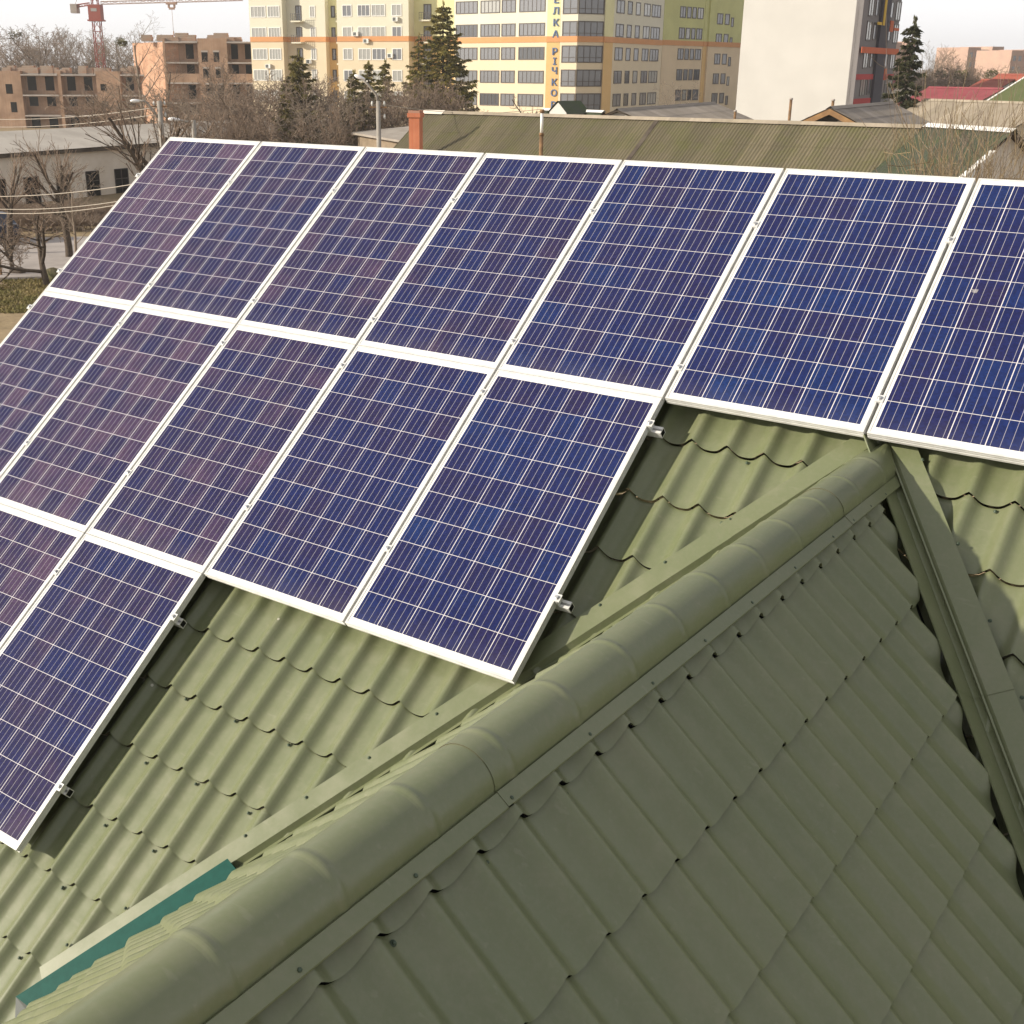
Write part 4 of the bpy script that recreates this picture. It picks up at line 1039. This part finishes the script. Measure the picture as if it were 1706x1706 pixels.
def bare_mesh(kind, seed, h, twig, bark, mistle=0):
    b = Bare(seed); c = CF[kind]
    b.limb(Vector((0, 0, -.1)), Vector((0, 0, 1)), h * c['L'], h * c['r'], 0, c)
    zmax = max(p[2] for p in b.w.v); k = h / zmax
    for mb in (b.t, b.w): mb.v = [(x * k, y * k, z * k) for x, y, z in mb.v]
    mm = None
    if mistle:
        mb = MB(); rg = b.rg
        for _ in range(mistle):
            q = Vector(rg.choice([v for v in b.w.v if h * .55 < v[2] < h * .9])); rr_ = rg.uniform(.35, .65)
            for i in range(170):
                d = Vector((rg.gauss(0, 1), rg.gauss(0, 1), rg.gauss(0, 1))).normalized(); p = q + d * rr_ * rg.random() ** .4; o = d.orthogonal().normalized()
                mb.add([p - o * .09, p + o * .09, p + d * .16 + rv(rg, .05)], [(0, 1, 2)])
        mm = mb.mesh("mistletoe", M_MISTLE)
    return b.t.mesh("trunk", bark), b.w.mesh("crown", twig), mm
def bush_mesh(seed, h, w, stems, twig):
    rg = random.Random(seed); b = Bare(seed)
    c = dict(levels=2, kids=(6, 5), start=(.25, .2), ang=((18, 45), (20, 55)), ratio=(.5, .5), rr=(.5, .5), wander=.12, up=(.03, .05), taper=.35, rmin=.010, rthick=9, L=1, r=1)
    for i in range(stems):
        a = rg.uniform(0, 6.28); k = rg.random() ** .6 * w * .35
        d = Vector((math.cos(a) * .45 * k, math.sin(a) * .45 * k, 1 + h * .3)).normalized()
        b.limb(Vector((math.cos(a) * k, math.sin(a) * k, -.05)), d, h * rg.uniform(.78, 1.), .028 + .0022 * h, 0, c)
    zmax = sorted(p[2] for p in b.w.v)[int(len(b.w.v) * .975)]; b.w.v = [(x * h / zmax, y * h / zmax, z * h / zmax) for x, y, z in b.w.v]
    return b.w.mesh("branches", twig)
def needle_mat(name, c1, c2):
    mt = noisy(name, c1, c2, 1.1, .8, 4, lo=.35, hi=.65); n, l = mt.node_tree.nodes, mt.node_tree.links      # needles let some light through
    b = n["Principled BSDF"]; tr = n.new("ShaderNodeBsdfTranslucent"); ms = n.new("ShaderNodeMixShader"); ms.inputs[0].default_value = .40
    l.new(b.inputs["Base Color"].links[0].from_socket, tr.inputs[0]); o = n["Material Output"]
    l.new(b.outputs[0], ms.inputs[1]); l.new(tr.outputs[0], ms.inputs[2]); l.new(ms.outputs[0], o.inputs[0]); return mt
M_NEEDLE3 = needle_mat("blackish_needles", (.036, .044, .020), (.09, .085, .034)); M_NEEDLE = needle_mat("dark_needles", (.11, .108, .024), (.27, .215, .055)); M_NEEDLE2 = needle_mat("olive_needles", (.12, .11, .030), (.25, .20, .058))
def conifer_mesh(seed, h, w, needle, dens=1., whorl=.42, bare_to=.08, droop=.25, thin=1., leaf=1.9):
    rg = random.Random(seed); t = MB(); f = MB()
    t.tube([(0, 0, -.2), (rg.uniform(-.05, .05), 0, h * .5), (0, 0, h)], [h * .018, h * .011, .02], 7, cap=False)
    z = h * bare_to
    while z < h * .985:
        k = (z / h - bare_to) / (1 - bare_to); R0 = w * .60 * (1 - k) ** .66 * (.66 + .34 * min(1, k * 5)) + .18
        nb = max(4, int((8 - 3 * k) * dens)); a0 = rg.uniform(0, 6.28)
        for j in range(nb):
            if rg.random() > .92 * thin: continue
            a = a0 + 6.283 * j / nb + rg.uniform(-.35, .35); L = R0 * rg.uniform(.55, 1.16)
            d = Vector((math.cos(a), math.sin(a), 0)); s_ = Vector((-d.y, d.x, 0)); zz_ = z + rg.uniform(-.15, .15)
            P = lambda q: d * (L * q) + Vector((0, 0, zz_ - droop * L * q * (1.25 - .75 * q) * 1.6 + .10 * L * q ** 3))
            t.tube([P(0), P(.5), P(1)], [.03 + .006 * L, .02, .008], 3, cap=False)
            n = int(16 + 28 * L * dens)
            for i in range(n):
                q = (.10 + .9 * rg.random() ** .75); c = P(q) + s_ * rg.uniform(-.32, .32) * L * (1.06 - q) + Vector((0, 0, rg.uniform(-.10, .06)))
                sz = rg.uniform(.10, .24) * (.7 + .12 * L) * leaf; dd = (d * rg.uniform(.3, 1) + s_ * rg.uniform(-.9, .9) + Vector((0, 0, rg.uniform(-.75, .10)))).normalized(); oo = dd.cross(Vector((rg.uniform(-1, 1), rg.uniform(-1, 1), rg.uniform(-1, 1)))).normalized()
                f.add([c - dd * sz * .3 - oo * sz * .28, c - dd * sz * .3 + oo * sz * .28, c + dd * sz], [(0, 1, 2)])
        z += whorl * (1.05 - .45 * k)
    for i in range(16):
        p = Vector((rg.uniform(-.10, .10), rg.uniform(-.10, .10), h * rg.uniform(.95, 1.0))); f.add([p, p + Vector((.12, 0, .10)), p + Vector((.02, .05, .34))], [(0, 1, 2)])
    return t.mesh("trunk", M_DARKBARK), f.mesh("crown", needle)
def plant(name, label, cat, px, py_top, dist, meshes, h0, group=None, sx=1., rz=None, names=("trunk", "crown", "mistletoe"), lean=0.):
    """put a tree so that its top reaches the given sight line at this distance"""
    top = at(px, py_top, dist); h = top.z - ZG; k = h / h0
    t = thing(name, label, cat, (top.x, top.y, ZG), RT.uniform(0, 6.28) if rz is None else rz, group)
    t.scale = (k * sx, k * sx, k); t.rotation_euler.x = lean
    for nm, me in zip(names, meshes):
        if me is not None: link(nm, me, t)
    return t
RT = random.Random(77)
NAT = [bare_mesh('natural', 11, 10, M_TWIG, M_BARK), bare_mesh('natural', 12, 10, M_TWIG, M_BARK), bare_mesh('natural', 15, 10, M_TWIG, M_BARK, 1)]
PAL = [bare_mesh('upright', 21, 12, M_TWIG2, M_TWIG2), bare_mesh('upright', 22, 12, M_TWIG2, M_TWIG2)]
UPR = [bare_mesh('upright', 24, 10, M_TWIG, M_BARK), bare_mesh('natural', 27, 10, M_TWIG2, M_BARK)]
# tall bare trees on the skyline behind the brick shells
far_l = "bare tree on the skyline behind the low brick shell"; far_g = "bare skyline trees at the left"
for i, (px, py, d) in enumerate(((4, 44, 268), (33, 52, 285), (50, 44, 300), (64, 38, 272), (84, 50, 290), (96, 39, 276), (113, 46, 300), (127, 40, 270), (148, 48, 285), (186, 58, 300), (206, 50, 310), (20, 62, 320), (74, 60, 330), (140, 62, 320), (232, 60, 320))):
    plant("bare_tree", far_l, "tree", px, py, d, (NAT + UPR + PAL)[(i * 5 + 1) % 7], (10, 10, 10, 10, 10, 12, 12)[(i * 5 + 1) % 7], far_g, 1.15)
plant("bare_tree", "tall slender bare tree with mistletoe balls, in front of the brick shells' junction", "tree", 220, 14, 150, bare_mesh('slender', 33, 18, M_TWIG2, M_TWIG2, 1), 18, sx=1.5)
plant("bare_tree", "bare tree reaching across the taller brick shell's balconies", "tree", 362, 82, 140, NAT[0], 10, sx=.9)
plant("bare_tree", "spindly bare tree before the taller shell's pale end wall", "tree", 262, 66, 150, bare_mesh('slender', 36, 14, M_TWIG, M_BARK), 14, sx=1.4)
# brown thicket between garage and apartments: one tree after another
th_l = "tangled brown bare tree in the thicket between garage and apartments"; th_g = "bare trees of the middle thicket"
for i, (px, py, d, sx) in enumerate(((150, 132, 118, 1.3), (185, 124, 125, 1.2), (255, 138, 112, 1.3), (290, 140, 110, 1.35), (322, 138, 120, 1.2), (350, 148, 104, 1.3), (385, 132, 118, 1.3), (408, 140, 108, 1.3), (432, 122, 122, 1.3), (455, 128, 112, 1.35), (478, 118, 120, 1.3), (500, 124, 108, 1.3), (522, 120, 118, 1.3), (545, 135, 110, 1.2), (575, 142, 116, 1.2), (600, 150, 108, 1.2), (650, 138, 118, 1.2), (668, 150, 106, 1.2), (690, 140, 116, 1.1), (715, 122, 112, 1.1), (742, 128, 118, 1.1), (770, 150, 112, 1.)  , (310, 168, 95, 1.3), (360, 175, 92, 1.3), (410, 172, 94, 1.3), (460, 168, 92, 1.3), (510, 165, 95, 1.3), (555, 172, 92, 1.2), (395, 132, 106, 1.35), (440, 124, 108, 1.35), (540, 128, 106, 1.2), (665, 132, 108, 1.25), (690, 126, 112, 1.25))):
    plant("bare_tree", th_l, "tree", px, py, d, (NAT[0], NAT[1], UPR[1], UPR[0])[i % 4], 10, th_g, sx)
plant("bare_tree", "small round-headed bare tree behind the barn ridge, before the blue lettering's block", "tree", 851, 158, 88, bare_mesh('fruit', 41, 8, M_TWIG, M_DARKBARK), 8, sx=.9)
plant("bare_tree", "thin pale bare tree before the lime stair wing", "tree", 1118, 130, 110, bare_mesh('slender', 43, 12, M_TWIG2, M_TWIG2), 12, sx=1.2)
# pollards before the garage
plant("pollarded_tree", "dark pollarded tree with a fan of shoots beside the lamp post", "tree", 222, 128, 60, bare_mesh('pollard', 52, 9, M_TWIG, M_DARKBARK), 9, sx=1.15)
plant("pollarded_tree", "pollarded tree with a fan of shoots in front of the garage windows", "tree", 92, 208, 64, bare_mesh('pollard', 54, 7, M_TWIG, M_DARKBARK), 7, sx=1.05)
plant("pollarded_tree", "pollarded tree at the left edge of the garage", "tree", -8, 232, 66, bare_mesh('pollard', 57, 7, M_TWIG, M_DARKBARK), 7, sx=1.0)
# fruit trees on the grass
def ground_dist(px, py):
    p = gz(px, py, ZG); return math.hypot(p.x - CAM.x, p.y - CAM.y)
plant("fruit_tree", "crooked dark fruit tree with a forked trunk on the grass", "tree", 62, 338, ground_dist(63, 476), bare_mesh('fruit', 63, 4, M_TWIG, M_DARKBARK), 4, sx=1.25)
plant("fruit_tree", "pale thin fruit tree by the pavement beside the panels", "tree", 110, 262, ground_dist(108, 440), bare_mesh('slender', 66, 6, M_TWIG2, M_TWIG2), 6, sx=1.5)
plant("fruit_tree", "spreading fruit tree at the left edge of the pavement", "tree", 6, 352, ground_dist(5, 458), bare_mesh('fruit', 68, 4, M_TWIG, M_DARKBARK), 4, sx=1.2)
plant("sapling", "staked bare sapling by the left edge of the grass", "tree", 28, 395, ground_dist(28, 456), bare_mesh('slender', 69, 3, M_TWIG, M_BARK), 3, sx=1.2)
# brush along the garage foot
BSH = [bush_mesh(71, 1.7, 2.2, 34, M_TWIG), bush_mesh(72, 1.7, 2.2, 34, M_TWIG)]
for i in range(15):
    px = -14 + i * 15.5; p = gz(px, 384 - (i % 3) * 9, ZG)
    t = thing("shrub", "low brown leafless shrub in the strip before the garage", "shrub", tuple(p), RT.uniform(0, 6), "shrubs before the garage"); t.scale = (1.1, 1.1, RT.uniform(.5, .75)); link("branches", BSH[i % 2], t)
# conifers
def conifer(label, px, py, d, seed, w_px, needle, **kw):
    top = at(px, py, d); h = top.z - ZG; w = w_px / F * d
    plant("conifer", label, "tree", px, py, d, conifer_mesh(seed, h, w, needle, **kw), h, rz=0)
conifer("tallest conifer, broad and dark, before the cream apartments", 738, 4, 128, 81, 118, M_NEEDLE, dens=1.15, whorl=.55, bare_to=.2)
conifer("thin sparse conifer left of the tallest one", 697, 58, 130, 82, 62, M_NEEDLE2, dens=.8, whorl=.62, thin=.75, bare_to=.1)
conifer("broad conifer behind the thicket, left of the lamp arm", 496, 86, 108, 83, 100, M_NEEDLE2, dens=1.1, whorl=.5)
conifer("short olive conifer left of the pair by the lamp arm", 589, 120, 112, 84, 66, M_NEEDLE2, whorl=.5)
conifer("narrow conifer, left one of the pair behind the lamp arm", 613, 104, 122, 85, 54, M_NEEDLE2, whorl=.5)
conifer("narrow dark conifer, right one of the pair behind the lamp arm", 641, 102, 124, 86, 56, M_NEEDLE, whorl=.5)
conifer("lone dark conifer right of the white tower", 1524, 32, 92, 87, 74, M_NEEDLE3, dens=1.0, whorl=.5, bare_to=.12, droop=.42)
# right-hand bushes close behind the panels
SHO = [bush_mesh(91, 7.2, 2.4, 13, M_TWIG3), bush_mesh(92, 7.2, 2.4, 12, M_TWIG2)]
for i, (px, py, d, lb) in enumerate(((1562, 214, 30, "leafless ochre bush just right of the barn's end"), (1597, 176, 31, "tallest leafless bush before the green shed"), (1628, 204, 29, "leafless bush with pale twigs in the middle of the green shed"), (1664, 188, 30, "leafless ochre bush before the green shed's verge"), (1703, 216, 27, "brown leafless bush at the right edge behind the end panel"))):
    top = at(px, py, d); t = thing("tall_shrub", lb, "shrub", (top.x, top.y, ZG), RT.uniform(0, 6)); k = (top.z - ZG) / 7.2
    t.scale = (.62, .62, k); link("branches", SHO[i % 2], t)
# trees at the right skyline
for i, (px, py, d) in enumerate(((1560, 66, 260), (1574, 74, 265), (1588, 70, 262), (1604, 84, 270))):
    plant("bare_tree", "tall pale leafless tree in the row right of the lone conifer", "tree", px, py, d, PAL[i % 2], 12, "pale trees on the right skyline", 1.25)
for i, px in enumerate((1502, 1515, 1540, 1553, 1568, 1584, 1599, 1613, 1626, 1640, 1654, 1668, 1682, 1697)):
    plant("bare_tree", "brown leafless tree between the tin roofs and the far flats", "tree", px, 106 + (i * 7) % 12, 205 + (i * 13) % 30, (NAT + UPR)[i % 5], 10, "brown trees before the far flats", 1.6)
# distant wood: one mass along the horizon
rg = random.Random(5); mb = MB()
for i in range(420):
    px = rg.uniform(-700, 2500); d = rg.uniform(470, 700); p = at(px, 116, d); p.z = ZG; h = rg.uniform(7, 12.5)
    for j in range(34):
        a = rg.uniform(0, 6.28); k = rg.random() ** .5 * h * .42; b0 = p + Vector((math.cos(a) * k * .4, math.sin(a) * k * .4, rg.uniform(0, .4) * h)); b1 = p + Vector((math.cos(a) * k, math.sin(a) * k, h * rg.uniform(.5, 1)))
        o = Vector((RIGHT.x, RIGHT.y, 0)) * rg.uniform(.15, .4); mb.add([b0 - o, b0 + o, b1 + o * .2, b1 - o * .2], [(0, 1, 2, 3)])
tag(mb.build("distant_wood", M_TWIG2), kind='stuff')

# ------------------------------------------------------------------ lamp posts, wires, odds and ends
M_CONC = noisy("concrete_post", (.33, .30, .265), (.25, .23, .205), 3, .9); M_LAMP, *_ = principled("white_lamp_head", (.8, .8, .8), .35); M_WIRE, *_ = principled("pale_cable", (.42, .37, .31), .6)
M_INS, *_ = principled("white_porcelain", (.5, .5, .48), .3)
def lamp_post(label, px, ptop, d, rad, arm, head, ins=True):
    top = at(px, ptop, d); t = thing("lamp_post", label, "lamp post", (top.x, top.y, ZG)); h = top.z - ZG
    MB().tube([(0, 0, 0), (0, 0, h)], [rad, rad * .72], 10).build("post", M_CONC, t)
    L_ = Matrix.Translation(-Vector(t.location))
    pts = [L_ @ at(x, y, d) for x, y in arm]
    MB().tube(pts, .06, 6).build("arm", M_CONC, t)
    hp_ = L_ @ at(*head, d); dv = (pts[-1] - pts[-2]).normalized(); dv.z *= .4; dv.normalize()
    mb = MB(); mb.tube([hp_ - dv * .26, hp_ - dv * .16, hp_ + dv * .08, hp_ + dv * .24, hp_ + dv * .30], [.04, .075, .105, .075, .02], 10)
    mb.build("lamp_head", M_LAMP, t)
    if ins:
        for zz_, sx in ((h - .25, -1), (h - .25, 1), (h - .85, 1)):
            q = Vector((RIGHT.x, RIGHT.y, 0)).normalized() * sx * .30 + Vector((0, 0, zz_))
            MB().tube([q, q + Vector((0, 0, .12)), q + Vector((0, 0, .24))], [.035, .06, .03], 8).build("insulator", M_INS, t)
        MB().box(-.42, .42, -.04, .04, h - .33, h - .26, 0, Matrix.Rotation(math.atan2(RIGHT.y, RIGHT.x), 4, 'Z')).build("crossarm", M_RUST, t)
lamp_post("concrete lamp post with a curled arm and white lamp beside the pollarded tree", 265, 168, 72, .19, ((263, 196), (254, 182), (246, 172), (240, 168), (232, 168)), (226, 168))
lamp_post("lamp post whose white lamp hangs low at the top left panel's corner", 322, 200, 60, .15, ((322, 203), (312, 203), (303, 201), (298, 200)), (291, 199), False)
lamp_post("grey concrete lamp post with a long slanting arm, left of the chimney", 630, 168, 62, .15, ((630, 172), (627, 158), (614, 142), (603, 131)), (600, 129))
# wires
def wire(label, pa, pb, sag, r=.015, grp="overhead wires at the left"):
    a, b = Vector(pa), Vector(pb); t = [a.lerp(b, k / 12) - Vector((0, 0, sag * 4 * (k / 12) * (1 - k / 12))) for k in range(13)]
    c = a.lerp(b, .5); mb = MB(); mb.tube([p - c for p in t], r, 5)
    o = mb.build("overhead_wire", M_WIRE, None); o.location = c; tag(o, label, "wire", grp)
wire("pale overhead wire, top one of the three crossing the garage windows", at(-60, 327, 46), at(330, 285, 40), .25)
wire("pale overhead wire, middle one of the three crossing before the garage", at(-60, 345, 46), at(330, 306, 40), .35)
wire("pale overhead wire, lowest of the three crossing before the garage", at(-60, 351, 46), at(330, 308, 40), .40)
wire("thin high wire running left from the curled lamp post", at(-60, 197, 90), at(265, 178, 72), .3, .018)
wire("thin wire below the high one at the curled lamp post", at(-60, 210, 90), at(265, 190, 72), .3, .018)
wire("thin wire right of the slanting lamp arm's post", at(632, 173, 62), at(900, 182, 70), .3, .014)
# boulder and stump by the grass, parked car at the edge
def rock(label, px, py, s_, seed, mat):
    rg = random.Random(seed); p = gz(px, py, ZG); bm = bmesh.new(); bmesh.ops.create_icosphere(bm, subdivisions=3, radius=1)
    for v in bm.verts:
        n_ = 1 + .16 * math.sin(v.co.x * 3.1 + seed) * math.cos(v.co.y * 2.7) + rg.uniform(-.04, .04); v.co *= n_; v.co.x *= s_; v.co.y *= s_ * .8; v.co.z = v.co.z * s_ * .62 + s_ * .3
    me = bpy.data.meshes.new("boulder"); bm.to_mesh(me); bm.free(); me.materials.append(mat); o = link("boulder", me); o.location = p; tag(o, label, "rock")
rock("mossy boulder beside the fruit tree on the grass", 92, 466, .55, 3, noisy("mossy_stone", (.16, .13, .07), (.10, .10, .04), 3, .95))
rock("dark flat stone at the grass edge left of the fruit tree", 30, 458, .42, 6, M_FASCIA)
def car(label, px, py, yaw):
    p = gz(px, py, ZG + .12); t = thing("parked_car", label, "car", tuple(p), yaw)
    M_CAR, *_ = principled("dark_blue_car_paint", (.022, .028, .05), .3, .3); M_TYRE, *_ = principled("tyre_rubber", (.02, .02, .02), .9)
    side = [(-2.05, .35), (-2.1, .75), (-1.95, .95), (-1.25, 1.02), (-.65, 1.45), (.75, 1.48), (1.45, 1.05), (1.95, .98), (2.1, .7), (2.05, .35)]
    bm = bmesh.new(); 
    L0 = [bm.verts.new((x, -.82 + (.14 if z > 1.1 else 0), z)) for x, z in side]; L1 = [bm.verts.new((x, .82 - (.14 if z > 1.1 else 0), z)) for x, z in side]
    bm.faces.new(L0); bm.faces.new(L1[::-1])
    for i in range(len(side)): bm.faces.new((L0[i], L1[i], L1[(i + 1) % len(side)], L0[(i + 1) % len(side)]))
    bmesh.ops.recalc_face_normals(bm, faces=bm.faces[:]); bmesh.ops.bevel(bm, geom=bm.edges[:], offset=.06, segments=2, affect='EDGES')
    me = bpy.data.meshes.new("body"); bm.to_mesh(me); bm.free(); me.materials.append(M_CAR); link("body", me, t)
    mb = MB(); mb.add([(-1.12, -.835, 1.06), (1.22, -.835, 1.08), (.70, -.70, 1.40), (-.62, -.70, 1.38)], [(0, 1, 2, 3)]); mb.build("side_window", M_GLASS, t)
    mb = MB(); mb.add([(-1.30, -.62, 1.05), (-1.30, .62, 1.05), (-.72, .60, 1.43), (-.72, -.60, 1.43)], [(0, 3, 2, 1)]); mb.build("windscreen", M_GLASS, t)
    for x in (-1.3, 1.3):
        for y in (-.74, .74):
            w = MB(); w.tube([(x, y - .1, .31), (x, y + .1, .31)], .31, 16); w.build("wheel", M_TYRE, t)
    for y in (-.58, .58): MB().box(-2.13, -2.04, y - .16, y + .16, .68, .82).build("headlight", M_LAMP, t)
car("dark blue car parked at the left edge beyond the pavement", -6, 400, R(-20))
t = thing("fence_post", "short wooden post at the left edge of the grass", "post", tuple(gz(2, 462, ZG)))
MB().box(-.05, .05, -.05, .05, 0, 1.1).build("post", M_RUST, t); MB().box(-.07, .07, -.07, .07, 1.1, 1.14).build("post_cap", M_FASCIA, t)
